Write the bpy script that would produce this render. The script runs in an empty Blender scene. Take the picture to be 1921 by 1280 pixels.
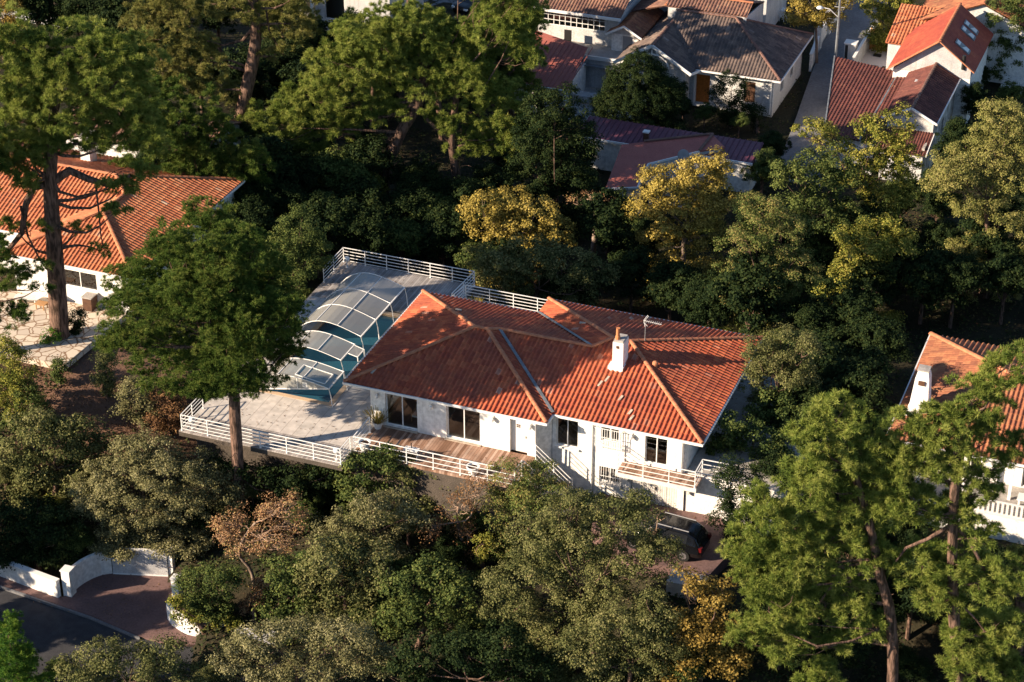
import bpy, math, random
import numpy as np
from mathutils import Vector
rng = np.random.default_rng(7)
random.seed(7)
C = bpy.context.scene
COL = C.collection

# ---------------------------------------------------------------- camera, sky, sun
F = 4000.0; CX, CY = 960.5, 640.0; PITCH = math.radians(30); DIST = 125.0
cam_p = np.array([0, -DIST*math.cos(PITCH), DIST*math.sin(PITCH)])
fw = np.array([0, math.cos(PITCH), -math.sin(PITCH)])
rt = np.array([1.0, 0, 0]); upv = np.array([0, math.sin(PITCH), math.cos(PITCH)])
cd = bpy.data.cameras.new('camera'); cam = bpy.data.objects.new('camera', cd); COL.objects.link(cam)
cam.location = cam_p; cam.rotation_euler = (math.pi/2 - PITCH, 0, 0)
cd.sensor_width = 36; cd.lens = 36*F/1921.0; cd.clip_end = 5000; cd.clip_start = 1
C.camera = cam
EL = math.radians(23); TH = math.radians(17.5)
sdir = Vector((-math.cos(TH)*math.cos(EL), -math.sin(TH)*math.cos(EL), math.sin(EL)))
w = bpy.data.worlds.new('World'); C.world = w; w.use_nodes = True
nt = w.node_tree; bg = nt.nodes['Background']
sky = nt.nodes.new('ShaderNodeTexSky'); sky.sky_type = 'NISHITA'; sky.sun_disc = False
sky.sun_elevation = EL; sky.sun_rotation = math.atan2(sdir.x, sdir.y)
nt.links.new(sky.outputs[0], bg.inputs[0]); bg.inputs[1].default_value = 0.068
sky.dust_density = 0.4; sky.ozone_density = 3.0
sl = bpy.data.lights.new('sun', 'SUN'); so = bpy.data.objects.new('sun', sl); COL.objects.link(so)
sl.energy = 5.0; sl.angle = math.radians(0.5); sl.color = (1.0, 0.81, 0.60)
so.rotation_euler = sdir.to_track_quat('Z', 'Y').to_euler(); so.location = (-60, -40, 60)
C.view_settings.view_transform = 'Standard'; C.view_settings.look = 'None'
C.view_settings.exposure = 1.2; C.view_settings.gamma = 1
C.render.engine = 'CYCLES'
C.cycles.max_bounces = 5; C.cycles.diffuse_bounces = 2; C.cycles.glossy_bounces = 2
C.cycles.transparent_max_bounces = 8; C.cycles.transmission_bounces = 2
C.cycles.use_adaptive_sampling = True
C.cycles.use_denoising = True

# ---------------------------------------------------------------- coordinates
AL = math.radians(21); ROT = -AL
A = np.array([math.cos(AL), -math.sin(AL), 0]); B = np.array([math.sin(AL), math.cos(AL), 0])
def U(px, py, z=0.0):
    d = fw*F + rt*(px-CX) - upv*(py-CY); t = (z-cam_p[2])/d[2]; return cam_p + d*t
O = U(645, 718, 2.5); O[2] = 0
def W(u, v, z=0.0):
    p = O + A*u + B*v; return np.array([p[0], p[1], z])
def toUV(x, y):
    q = np.array([x, y, 0]) - O; return q@A, q@B
def PX(pts, z): return [toUV(*U(a, b, z)[:2]) for a, b in pts]
def onY(px, py, Y):                     # point of the sight line in the vertical plane y = Y
    d = fw*F + rt*(px-CX) - upv*(py-CY); t = (Y-cam_p[1])/d[1]; return cam_p + d*t
# terrain: control heights
CP = [(0,150,1150,-7),(0,600,1260,-7),(0,1100,1275,-6.8),(0,1700,1275,-6.3),(0,30,1280,-7.2),(0,380,1045,-6.2),(0,560,1010,-5.4),
      (0,400,900,-3.6),(0,500,900,-3.0),(0,700,960,-3.6),(0,900,960,-3.6),(0,900,1080,-5.2),(0,1100,1080,-4.6),(0,1250,1010,-2.3),(0,1330,1070,-2.5),
      (0,1450,950,-2.5),(0,1500,1100,-4.2),(0,180,740,-0.9),(0,100,620,0.45),(0,60,560,0.45),(0,200,600,0.45),(0,280,640,-0.3),(0,0,700,0.1),(0,60,690,.35),(0,190,700,.1),(0,120,705,.2),(0,60,800,-2.2),
      (0,200,820,-2.4),(0,100,950,-5),(0,30,1050,-6.6),(0,250,1000,-5.6),(0,1900,1005,-3.0),(0,1750,1010,-3.2),(0,1850,1120,-4.6),(0,300,330,-0.2),(0,150,250,0),
      (0,480,400,-2),(0,650,430,-3.2),(0,850,430,-4.2),(0,1000,500,-4.4),(0,1300,520,-5),(0,1600,560,-4.8),(0,1800,600,-4.2),(0,1900,560,-4.4),(0,1500,700,-3.6),
      (0,1050,300,-4),(0,1300,300,-4),(0,1600,330,-4),(0,1900,300,-4.2),(0,1000,60,-4),(0,1500,60,-4),(0,1900,60,-4),(0,600,200,-3.5),(0,400,150,-2.5),(0,100,60,-2),(0,600,60,-4),
      (0,-500,600,0),(0,-500,1000,-4),(0,2400,900,-3),(0,2400,300,-4)]
cpx = np.array([[*U(a, b, z)[:2], z] for _, a, b, z in CP])
def terr_raw(x, y):
    x = np.asarray(x, float); y = np.asarray(y, float)
    d2 = (x[..., None]-cpx[:, 0])**2 + (y[..., None]-cpx[:, 1])**2 + 6.0
    ww = d2**-2.2
    z = (ww*cpx[:, 2]).sum(-1)/ww.sum(-1)
    return z + 0.12*np.sin(x*0.9+1)*np.cos(y*0.7) + 0.07*np.sin(x*2.3+y*1.7)
FLAT = []    # (uv polygon, z) zones where the ground is kept below a slab
def inpoly(u, v, poly, grow=0.0):
    u = np.asarray(u); v = np.asarray(v)
    c = np.zeros(u.shape, bool); n = len(poly)
    P_ = np.array(poly, float); cen = P_.mean(0); P_ = cen + (P_-cen)*(1 + grow/np.maximum(1e-6, np.abs(P_-cen)))
    for i in range(n):
        x1, y1 = P_[i]; x2, y2 = P_[(i+1) % n]
        if y1 == y2: continue
        m = ((y1 > v) != (y2 > v)) & (u < (x2-x1)*(v-y1)/(y2-y1)+x1)
        c ^= m
    return c
def terrain(x, y):
    z = terr_raw(x, y)
    x = np.asarray(x, float); y = np.asarray(y, float)
    u = (x-O[0])*A[0] + (y-O[1])*A[1]; v = (x-O[0])*B[0] + (y-O[1])*B[1]
    for poly, zz, g in FLAT:
        z = np.where(inpoly(u, v, poly, g), np.minimum(z, zz), z)
    return z
def G(px, py):                          # where the sight line meets the ground
    z = -3.0
    for _ in range(25):
        p = U(px, py, z); z = 0.5*z + 0.5*float(terr_raw(p[0], p[1]))
    p = U(px, py, z); return np.array([p[0], p[1], float(terr_raw(p[0], p[1]))])

# ---------------------------------------------------------------- materials
MATS = {}
def mat(name, col, rough=0.8, spec=0.3, noise=None, bump=None, metal=0.0, rnd=None, alt=None, scale=4.0, nf=0.5):
    """col base colour; alt + scale: second colour mixed in by noise; rnd: list of (pos, colour) looked up by the per-face rnd attribute; bump (scale, strength)"""
    m = bpy.data.materials.new(name); m.use_nodes = True; t = m.node_tree; n = t.nodes; l = t.links
    b = n['Principled BSDF']; b.inputs['Roughness'].default_value = rough
    b.inputs['Specular IOR Level'].default_value = spec; b.inputs['Metallic'].default_value = metal
    tc = n.new('ShaderNodeTexCoord'); out = None
    if rnd:
        at = n.new('ShaderNodeAttribute'); at.attribute_name = 'rnd'
        cr = n.new('ShaderNodeValToRGB'); l.new(at.outputs['Fac'], cr.inputs[0])
        e = cr.color_ramp.elements
        while len(e) < len(rnd): e.new(0.5)
        for i, (p_, c_) in enumerate(rnd): e[i].position = p_; e[i].color = (*c_, 1)
        out = cr.outputs[0]
    else:
        r = n.new('ShaderNodeRGB'); r.outputs[0].default_value = (*col, 1); out = r.outputs[0]
    if alt:
        nz = n.new('ShaderNodeTexNoise'); nz.inputs['Scale'].default_value = scale; nz.inputs['Detail'].default_value = 6
        l.new(tc.outputs['Object'], nz.inputs['Vector'])
        cr2 = n.new('ShaderNodeValToRGB'); cr2.color_ramp.elements[0].position = 0.5-nf*0.3; cr2.color_ramp.elements[1].position = 0.5+nf*0.3
        l.new(nz.outputs['Fac'], cr2.inputs[0])
        mx = n.new('ShaderNodeMix'); mx.data_type = 'RGBA'; l.new(cr2.outputs[0], mx.inputs['Factor'])
        l.new(out, mx.inputs['A']); mx.inputs['B'].default_value = (*alt, 1); out = mx.outputs['Result']
        # second finer grain
        nz2 = n.new('ShaderNodeTexNoise'); nz2.inputs['Scale'].default_value = scale*9; nz2.inputs['Detail'].default_value = 3
        l.new(tc.outputs['Object'], nz2.inputs['Vector'])
        mr = n.new('ShaderNodeMapRange'); mr.inputs['From Min'].default_value = .3; mr.inputs['From Max'].default_value = .7
        mr.inputs['To Min'].default_value = .82; mr.inputs['To Max'].default_value = 1.18; l.new(nz2.outputs['Fac'], mr.inputs['Value'])
        mm = n.new('ShaderNodeMix'); mm.data_type = 'RGBA'; mm.blend_type = 'MULTIPLY'; mm.inputs['Factor'].default_value = 1
        l.new(out, mm.inputs['A']); l.new(mr.outputs[0], mm.inputs['B']); out = mm.outputs['Result']
    l.new(out, b.inputs['Base Color'])
    if bump:
        nb = n.new('ShaderNodeTexNoise'); nb.inputs['Scale'].default_value = bump[0]; nb.inputs['Detail'].default_value = 5
        l.new(tc.outputs['Object'], nb.inputs['Vector'])
        bp = n.new('ShaderNodeBump'); bp.inputs['Strength'].default_value = bump[1]; bp.inputs['Distance'].default_value = 0.05
        l.new(nb.outputs['Fac'], bp.inputs['Height']); l.new(bp.outputs[0], b.inputs['Normal'])
    MATS[name] = m; return m
def leafmat(name, cols, trans=0.22, nscale=0.35):
    """foliage: colour by per-leaf rnd, slow drift of tone over the crown, some light through the leaf"""
    m = bpy.data.materials.new(name); m.use_nodes = True; t = m.node_tree; n = t.nodes; l = t.links; n.clear()
    o = n.new('ShaderNodeOutputMaterial')
    at = n.new('ShaderNodeAttribute'); at.attribute_name = 'rnd'
    tc = n.new('ShaderNodeTexCoord'); nz = n.new('ShaderNodeTexNoise'); nz.inputs['Scale'].default_value = nscale; nz.inputs['Detail'].default_value = 3
    l.new(tc.outputs['Object'], nz.inputs['Vector'])
    ad = n.new('ShaderNodeMath'); ad.operation = 'MULTIPLY_ADD'; l.new(nz.outputs['Fac'], ad.inputs[0]); ad.inputs[1].default_value = 1.1
    sb = n.new('ShaderNodeMath'); sb.operation = 'SUBTRACT'; l.new(at.outputs['Fac'], sb.inputs[0]); sb.inputs[1].default_value = 0.55
    l.new(sb.outputs[0], ad.inputs[2])
    cr = n.new('ShaderNodeValToRGB'); l.new(ad.outputs[0], cr.inputs[0]); e = cr.color_ramp.elements
    while len(e) < len(cols): e.new(0.5)
    for i, c_ in enumerate(cols): e[i].position = i/(len(cols)-1); e[i].color = (*c_, 1)
    d = n.new('ShaderNodeBsdfPrincipled'); d.inputs['Roughness'].default_value = .75; d.inputs['Specular IOR Level'].default_value = .08
    l.new(cr.outputs[0], d.inputs['Base Color'])
    tr = n.new('ShaderNodeBsdfTranslucent'); l.new(cr.outputs[0], tr.inputs['Color'])
    ms = n.new('ShaderNodeMixShader'); ms.inputs[0].default_value = trans
    l.new(d.outputs[0], ms.inputs[1]); l.new(tr.outputs[0], ms.inputs[2]); l.new(ms.outputs[0], o.inputs[0])
    MATS[name] = m; return m
def tilemat(name, a, b, c, pale, grime=(0.08,0.06,0.05), g=0.45):
    return mat(name, a, 0.75, 0.25, rnd=[(0, b), (0.5, a), (0.985, c), (1.0, pale)], alt=grime, scale=0.55, nf=g)

def blendmix(c1, c2, f): return tuple(x*(1-f)+y*f for x, y in zip(c1, c2))
tilemat('tile_orange', (.50,.115,.045), (.33,.062,.03), (.60,.17,.07), (.60,.42,.32), (.27,.075,.045), .8)
tilemat('tile_peach', (.60,.21,.09), (.48,.14,.06), (.66,.29,.14), (.68,.5,.35), (.36,.12,.06), .9)
tilemat('tile_brown', (.42,.15,.07), (.26,.09,.05), (.5,.22,.1), (.7,.4,.15), (.16,.07,.045), 1.0)
tilemat('tile_maroon', (.17,.055,.045), (.11,.04,.035), (.23,.085,.06), (.3,.14,.09), (.09,.035,.03), .8)
tilemat('tile_grey', (.19,.13,.105), (.11,.08,.068), (.27,.19,.15), (.4,.32,.28), (.07,.06,.06), 1.0)
tilemat('tile_mixed', (.30,.15,.10), (.18,.09,.07), (.42,.24,.15), (.5,.38,.3), (.12,.07,.06), 1.0)
tilemat('tile_red', (.40,.085,.045), (.34,.07,.04), (.45,.11,.055), (.47,.12,.06), (.30,.06,.04), .6)
mat('ridge_tile', (.55,.22,.11), .75, .25, alt=(.40,.15,.08), scale=3)
mat('ridge_dark', (.22,.12,.09), .75, .25, alt=(.14,.08,.07), scale=3)
mat('render_white', (.82,.80,.77), .85, .2, alt=(.79,.77,.73), scale=.5, nf=.9, bump=(25, .03))
mat('render_dirty', (.62,.58,.52), .9, .2, alt=(.22,.19,.16), scale=1.6, nf=.5, bump=(40, .2))
mat('render_town', (.60,.60,.60), .9, .2, alt=(.50,.49,.48), scale=.9, nf=.8)  # dimmer white render, carrying the town's shade in its colour
mat('render_grey', (.55,.55,.55), .9, .2, alt=(.42,.42,.43), scale=1.5, bump=(40, .15))
mat('white_paint', (.80,.79,.77), .45, .4)
mat('white_wood', (.74,.71,.67), .6, .3, alt=(.66,.62,.57), scale=5)
mat('door_white', (.70,.69,.67), .5, .4)
mat('grey_metal', (.34,.34,.35), .5, .5)
mat('zinc', (.22,.24,.26), .45, .5, alt=(.13,.14,.15), scale=3)
mat('concrete', (.42,.39,.36), .9, .2, alt=(.30,.28,.26), scale=1.5, bump=(30, .2))
mat('asphalt', (.055,.055,.06), .9, .2, alt=(.04,.04,.045), scale=2, bump=(80, .3))
mat('lane_asphalt', (.20,.20,.21), .9, .2, alt=(.13,.13,.14), scale=.6, nf=.9, bump=(60, .3))
mat('red_paving', (.20,.12,.11), .85, .25, alt=(.12,.075,.07), scale=.9, nf=.9, bump=(50, .2))
mat('coping', (.62,.45,.30), .8, .2, alt=(.55,.40,.28), scale=3)
mat('terracotta', (.50,.20,.09), .8, .2)
mat('bark', (.20,.125,.095), .95, .1, alt=(.06,.04,.03), scale=4.5, nf=.35, bump=(12, 1.0))
mat('bark_pale', (.30,.23,.18), .95, .1, alt=(.14,.10,.08), scale=3.0, bump=(9, .8))
for k_ in ('bark', 'bark_pale'):
    t_ = MATS[k_].node_tree; tc_ = [n for n in t_.nodes if n.type == 'TEX_COORD'][0]; mp = t_.nodes.new('ShaderNodeMapping'); mp.inputs['Scale'].default_value = (1.6, 1.6, .35)
    for l_ in list(t_.links):
        if l_.from_node == tc_: t_.links.new(mp.outputs[0], l_.to_socket)
    t_.links.new(tc_.outputs['Object'], mp.inputs[0])
mat('twig', (.35,.24,.17), .9, .1)
mat('black_car', (.006,.006,.007), .12, .6)
mat('car_dark', (.012,.013,.016), .15, .6)
mat('tyre', (.02,.02,.02), .9, .1); mat('rim', (.4,.4,.42), .3, .5, metal=.8)
mat('lamp_white', (.8,.8,.78), .25, .5); mat('lamp_red', (.10,.006,.006), .3, .4)
mat('plastic_white', (.78,.78,.76), .4, .4); mat('black_plastic', (.02,.02,.02), .5, .4)
mat('dark_wood', (.12,.06,.035), .6, .3, alt=(.08,.04,.025), scale=4)
mat('orange_door', (.55,.17,.03), .5, .3, alt=(.42,.12,.02), scale=6)
mat('chair_wood', (.42,.22,.09), .5, .3); mat('cushion', (.6,.6,.58), .9, .1)
mat('interior_wall', (.36,.31,.26), .9, .1); mat('interior_floor', (.22,.10,.06), .4, .3, alt=(.15,.07,.04), scale=2)
mat('metal_red', (.40,.13,.10), .6, .35, alt=(.33,.10,.08), scale=1.2, nf=.8)
mat('metal_maroon', (.12,.035,.055), .45, .4, alt=(.16,.06,.085), scale=.6, nf=.8)
mat('fence_wood', (.60,.30,.10), .7, .25, alt=(.50,.23,.07), scale=5)
mat('bright_floor', (.68,.62,.60), .8, .2)
mat('stone', (.55,.47,.38), .9, .2, alt=(.35,.29,.23), scale=5, bump=(20, .5))
mat('rock_red', (.22,.10,.07), .9, .1)
mat('retaining', (.11,.09,.075), .95, .1, alt=(.07,.06,.05), scale=1.5, bump=(12, .6))  # dark colour stands in for the shade below the decks
mat('soil', (.09,.05,.035), .95, .05)

def streaks(name, amount=.22):
    t = MATS[name].node_tree; n = t.nodes; l = t.links; b = n['Principled BSDF']; src = b.inputs['Base Color'].links[0].from_socket
    tc = n.new('ShaderNodeTexCoord'); mp = n.new('ShaderNodeMapping'); mp.inputs['Scale'].default_value = (5, 5, .45); l.new(tc.outputs['Object'], mp.inputs[0])
    nz = n.new('ShaderNodeTexNoise'); nz.inputs['Scale'].default_value = 1.0; nz.inputs['Detail'].default_value = 5; l.new(mp.outputs[0], nz.inputs['Vector'])
    mr = n.new('ShaderNodeMapRange'); mr.inputs['From Min'].default_value = .52; mr.inputs['From Max'].default_value = .72; mr.inputs['To Min'].default_value = 0; mr.inputs['To Max'].default_value = amount; l.new(nz.outputs['Fac'], mr.inputs['Value'])
    mx = n.new('ShaderNodeMix'); mx.data_type = 'RGBA'; l.new(mr.outputs[0], mx.inputs['Factor']); l.new(src, mx.inputs['A']); mx.inputs['B'].default_value = (.33,.30,.26,1); l.new(mx.outputs['Result'], b.inputs['Base Color'])
streaks('render_white', .22); streaks('render_town', .35); streaks('render_grey', .4)
def wood_mat(name, c1, c2, c3, width, axis, rot=0.0):
    m = bpy.data.materials.new(name); m.use_nodes = True; t = m.node_tree; n = t.nodes; l = t.links; b = n['Principled BSDF']
    b.inputs['Roughness'].default_value = .75; b.inputs['Specular IOR Level'].default_value = .25
    tc = n.new('ShaderNodeTexCoord'); sx = n.new('ShaderNodeSeparateXYZ'); l.new(tc.outputs['Object'], sx.inputs[0])
    dv = n.new('ShaderNodeMath'); dv.operation = 'DIVIDE'; l.new(sx.outputs[axis], dv.inputs[0]); dv.inputs[1].default_value = width
    fl = n.new('ShaderNodeMath'); fl.operation = 'FLOOR'; l.new(dv.outputs[0], fl.inputs[0])
    wn = n.new('ShaderNodeTexWhiteNoise'); wn.noise_dimensions = '1D'; l.new(fl.outputs[0], wn.inputs['W'])
    cr = n.new('ShaderNodeValToRGB'); l.new(wn.outputs['Value'], cr.inputs[0]); e = cr.color_ramp.elements
    e.new(.5); e[0].color = (*c1, 1); e[1].color = (*c2, 1); e[2].color = (*c3, 1)
    nz = n.new('ShaderNodeTexNoise'); nz.inputs['Scale'].default_value = 1.3; nz.inputs['Detail'].default_value = 6; l.new(tc.outputs['Object'], nz.inputs['Vector'])
    mr = n.new('ShaderNodeMapRange'); mr.inputs['From Min'].default_value = .3; mr.inputs['From Max'].default_value = .7; mr.inputs['To Min'].default_value = .7; mr.inputs['To Max'].default_value = 1.25
    l.new(nz.outputs['Fac'], mr.inputs['Value'])
    mm = n.new('ShaderNodeMix'); mm.data_type = 'RGBA'; mm.blend_type = 'MULTIPLY'; mm.inputs['Factor'].default_value = 1
    l.new(cr.outputs[0], mm.inputs['A']); l.new(mr.outputs[0], mm.inputs['B'])
    # gap between boards
    fr = n.new('ShaderNodeMath'); fr.operation = 'FRACT'; l.new(dv.outputs[0], fr.inputs[0])
    lt = n.new('ShaderNodeMath'); lt.operation = 'LESS_THAN'; l.new(fr.outputs[0], lt.inputs[0]); lt.inputs[1].default_value = .07
    m2 = n.new('ShaderNodeMix'); m2.data_type = 'RGBA'; l.new(lt.outputs[0], m2.inputs['Factor']); l.new(mm.outputs['Result'], m2.inputs['A']); m2.inputs['B'].default_value = (c1[0]*.35, c1[1]*.35, c1[2]*.35, 1)
    l.new(m2.outputs['Result'], b.inputs['Base Color']); MATS[name] = m
wood_mat('deck_grey', (.24,.22,.21), (.32,.30,.29), (.40,.37,.35), .145, 0)
wood_mat('deck_brown', (.20,.11,.07), (.33,.20,.14), (.46,.33,.26), .16, 0)
wood_mat('deck_front', (.26,.23,.22), (.34,.31,.29), (.42,.38,.36), .145, 0)
def brick_mat(name, c1, c2, mortar, sx, sy, msize=.015):
    m = bpy.data.materials.new(name); m.use_nodes = True; t = m.node_tree; n = t.nodes; l = t.links; b = n['Principled BSDF']
    b.inputs['Roughness'].default_value = .85; b.inputs['Specular IOR Level'].default_value = .2
    tc = n.new('ShaderNodeTexCoord'); br = n.new('ShaderNodeTexBrick'); l.new(tc.outputs['Object'], br.inputs['Vector'])
    br.inputs['Scale'].default_value = 1; br.inputs['Brick Width'].default_value = sx; br.inputs['Row Height'].default_value = sy
    br.inputs['Mortar Size'].default_value = msize; br.offset = 0
    br.inputs['Color1'].default_value = (*c1, 1); br.inputs['Color2'].default_value = (*c2, 1); br.inputs['Mortar'].default_value = (*mortar, 1)
    nz = n.new('ShaderNodeTexNoise'); nz.inputs['Scale'].default_value = 2.2; nz.inputs['Detail'].default_value = 7; l.new(tc.outputs['Object'], nz.inputs['Vector'])
    mr = n.new('ShaderNodeMapRange'); mr.inputs['From Min'].default_value = .3; mr.inputs['From Max'].default_value = .7; mr.inputs['To Min'].default_value = .78; mr.inputs['To Max'].default_value = 1.15
    l.new(nz.outputs['Fac'], mr.inputs['Value'])
    mm = n.new('ShaderNodeMix'); mm.data_type = 'RGBA'; mm.blend_type = 'MULTIPLY'; mm.inputs['Factor'].default_value = 1
    l.new(br.outputs['Color'], mm.inputs['A']); l.new(mr.outputs[0], mm.inputs['B']); l.new(mm.outputs['Result'], b.inputs['Base Color'])
    MATS[name] = m
brick_mat('pool_paving', (.58,.53,.49), (.53,.49,.45), (.36,.32,.29), .74, 60.0, .018)
def crack_mat(name):
    m = bpy.data.materials.new(name); m.use_nodes = True; t = m.node_tree; n = t.nodes; l = t.links; b = n['Principled BSDF']
    b.inputs['Roughness'].default_value = .9
    tc = n.new('ShaderNodeTexCoord'); vo = n.new('ShaderNodeTexVoronoi'); vo.feature = 'DISTANCE_TO_EDGE'; vo.inputs['Scale'].default_value = 2.1
    nz = n.new('ShaderNodeTexNoise'); nz.inputs['Scale'].default_value = 1.5
    l.new(tc.outputs['Object'], nz.inputs['Vector']); mv = n.new('ShaderNodeMix'); mv.data_type = 'VECTOR'; mv.inputs['Factor'].default_value = .25
    l.new(tc.outputs['Object'], mv.inputs['A']); l.new(nz.outputs['Color'], mv.inputs['B']); l.new(mv.outputs['Result'], vo.inputs['Vector'])
    v2 = n.new('ShaderNodeTexVoronoi'); v2.inputs['Scale'].default_value = 2.1; l.new(mv.outputs['Result'], v2.inputs['Vector'])
    cr = n.new('ShaderNodeValToRGB'); cr.color_ramp.elements[0].color = (.38,.26,.18,1); cr.color_ramp.elements[0].position = .02
    cr.color_ramp.elements[1].color = (1,1,1,1); cr.color_ramp.elements[1].position = .07; l.new(vo.outputs['Distance'], cr.inputs[0])
    hs = n.new('ShaderNodeMix'); hs.data_type = 'RGBA'; l.new(v2.outputs['Color'], hs.inputs['Factor']); hs.inputs['A'].default_value = (.66,.57,.45,1); hs.inputs['B'].default_value = (.50,.42,.34,1)
    mm = n.new('ShaderNodeMix'); mm.data_type = 'RGBA'; mm.blend_type = 'MULTIPLY'; mm.inputs['Factor'].default_value = 1
    l.new(hs.outputs['Result'], mm.inputs['A']); l.new(cr.outputs[0], mm.inputs['B']); l.new(mm.outputs['Result'], b.inputs['Base Color'])
    MATS[name] = m
crack_mat('crazy_paving')
def glass_mat(name, tint, mixf, rough=.03):
    m = bpy.data.materials.new(name); m.use_nodes = True; t = m.node_tree; n = t.nodes; l = t.links; n.clear()
    o = n.new('ShaderNodeOutputMaterial'); tr = n.new('ShaderNodeBsdfTransparent'); tr.inputs[0].default_value = (*tint, 1)
    gl = n.new('ShaderNodeBsdfGlossy'); gl.inputs['Roughness'].default_value = rough; gl.inputs['Color'].default_value = (.9,.9,.9,1)
    fr = n.new('ShaderNodeFresnel'); fr.inputs[0].default_value = 1.5
    ad = n.new('ShaderNodeMath'); ad.operation = 'MULTIPLY_ADD'; l.new(fr.outputs[0], ad.inputs[0]); ad.inputs[1].default_value = 1.3; ad.inputs[2].default_value = mixf
    ms = n.new('ShaderNodeMixShader'); l.new(ad.outputs[0], ms.inputs[0]); l.new(tr.outputs[0], ms.inputs[1]); l.new(gl.outputs[0], ms.inputs[2]); l.new(ms.outputs[0], o.inputs[0])
    MATS[name] = m
glass_mat('glass', (.86,.88,.86), .05)
def poly_mat():
    m = bpy.data.materials.new('polycarbonate'); m.use_nodes = True; t = m.node_tree; n = t.nodes; l = t.links; n.clear()
    o = n.new('ShaderNodeOutputMaterial'); tr = n.new('ShaderNodeBsdfTransparent'); tr.inputs[0].default_value = (.66,.70,.72,1)
    pr = n.new('ShaderNodeBsdfPrincipled'); pr.inputs['Base Color'].default_value = (.50,.49,.45,1); pr.inputs['Roughness'].default_value = .16; pr.inputs['Specular IOR Level'].default_value = .9
    ms = n.new('ShaderNodeMixShader'); ms.inputs[0].default_value = .55; l.new(tr.outputs[0], ms.inputs[1]); l.new(pr.outputs[0], ms.inputs[2]); l.new(ms.outputs[0], o.inputs[0])
    MATS['polycarbonate'] = m
poly_mat()
def water_mat():
    m = mat('pool_water', (.02,.10,.14), .08, .5, bump=(6, .12))
    m.node_tree.nodes['Principled BSDF'].inputs['Base Color'].default_value = (.02,.10,.14,1)
mat('pool_water', (.02,.085,.13), .12, .5, bump=(5, .25))
def ground_mat():
    m = mat('ground', (.045,.035,.022), .95, .1, alt=(.03,.032,.018), scale=.5, nf=.9, bump=(8, .8)); t = m.node_tree; n = t.nodes; l = t.links; b = n['Principled BSDF']
    src = b.inputs['Base Color'].links[0].from_socket; tc = n.new('ShaderNodeTexCoord'); c = U(195, 735, -1)
    nz = n.new('ShaderNodeTexNoise'); nz.inputs['Scale'].default_value = .35; nz.inputs['Detail'].default_value = 6; l.new(tc.outputs['Object'], nz.inputs['Vector'])
    sx = n.new('ShaderNodeSeparateXYZ'); l.new(tc.outputs['Object'], sx.inputs[0])
    cb = n.new('ShaderNodeCombineXYZ'); l.new(sx.outputs[0], cb.inputs[0]); l.new(sx.outputs[1], cb.inputs[1]); cb.inputs[2].default_value = 0
    vd = n.new('ShaderNodeVectorMath'); vd.operation = 'DISTANCE'; l.new(cb.outputs[0], vd.inputs[0]); vd.inputs[1].default_value = (c[0], c[1], 0)
    ma = n.new('ShaderNodeMath'); ma.operation = 'MULTIPLY_ADD'; l.new(nz.outputs['Fac'], ma.inputs[0]); ma.inputs[1].default_value = 5; l.new(vd.outputs['Value'], ma.inputs[2])
    mr = n.new('ShaderNodeMapRange'); mr.inputs['From Min'].default_value = 7; mr.inputs['From Max'].default_value = 9; l.new(ma.outputs[0], mr.inputs['Value'])
    mx = n.new('ShaderNodeMix'); mx.data_type = 'RGBA'; l.new(mr.outputs[0], mx.inputs['Factor']); mx.inputs['A'].default_value = (.17,.10,.07,1); l.new(src, mx.inputs['B']); l.new(mx.outputs['Result'], b.inputs['Base Color'])
ground_mat()
# foliage
leafmat('pine_green', [(.08,.125,.026), (.165,.22,.043), (.265,.31,.066), (.36,.38,.10)], trans=.28)
leafmat('pine_olive', [(.09,.105,.03), (.18,.185,.05), (.27,.26,.075), (.31,.27,.1)])
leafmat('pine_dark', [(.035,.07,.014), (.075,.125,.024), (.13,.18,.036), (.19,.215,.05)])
leafmat('leaf_dark', [(.007,.017,.007), (.016,.03,.01), (.028,.046,.014), (.045,.06,.018)])  # darkened so the leaf colour carries shade missing in the woods
leafmat('leaf_green', [(.028,.048,.014), (.06,.088,.024), (.105,.135,.036), (.165,.185,.05)])
leafmat('leaf_fresh', [(.035,.10,.018), (.07,.16,.025), (.12,.21,.03), (.2,.27,.04)])
leafmat('leaf_olive', [(.05,.062,.022), (.10,.11,.036), (.16,.165,.058), (.24,.225,.095)])
leafmat('leaf_grey', [(.08,.082,.036), (.15,.145,.06), (.23,.215,.095), (.33,.30,.16)])
leafmat('leaf_gold', [(.12,.10,.025), (.24,.185,.04), (.37,.285,.06), (.5,.385,.11)])
leafmat('leaf_ochre', [(.10,.07,.018), (.19,.13,.03), (.29,.195,.045), (.38,.28,.08)])
leafmat('leaf_orange', [(.18,.10,.05), (.32,.175,.085), (.42,.25,.14), (.42,.33,.13)])
leafmat('leaf_yellowgreen', [(.07,.095,.018), (.15,.165,.03), (.26,.25,.045), (.38,.33,.08)])
leafmat('leaf_brown', [(.09,.05,.03), (.17,.09,.045), (.24,.13,.06), (.30,.18,.08)])
leafmat('leaf_feather', [(.06,.09,.022), (.12,.16,.04), (.20,.20,.06), (.28,.22,.08)])
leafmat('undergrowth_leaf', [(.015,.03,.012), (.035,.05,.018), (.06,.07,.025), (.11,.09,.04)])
leafmat('litter', [(.08,.04,.025), (.15,.08,.045), (.2,.11,.06), (.28,.18,.1)])

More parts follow.
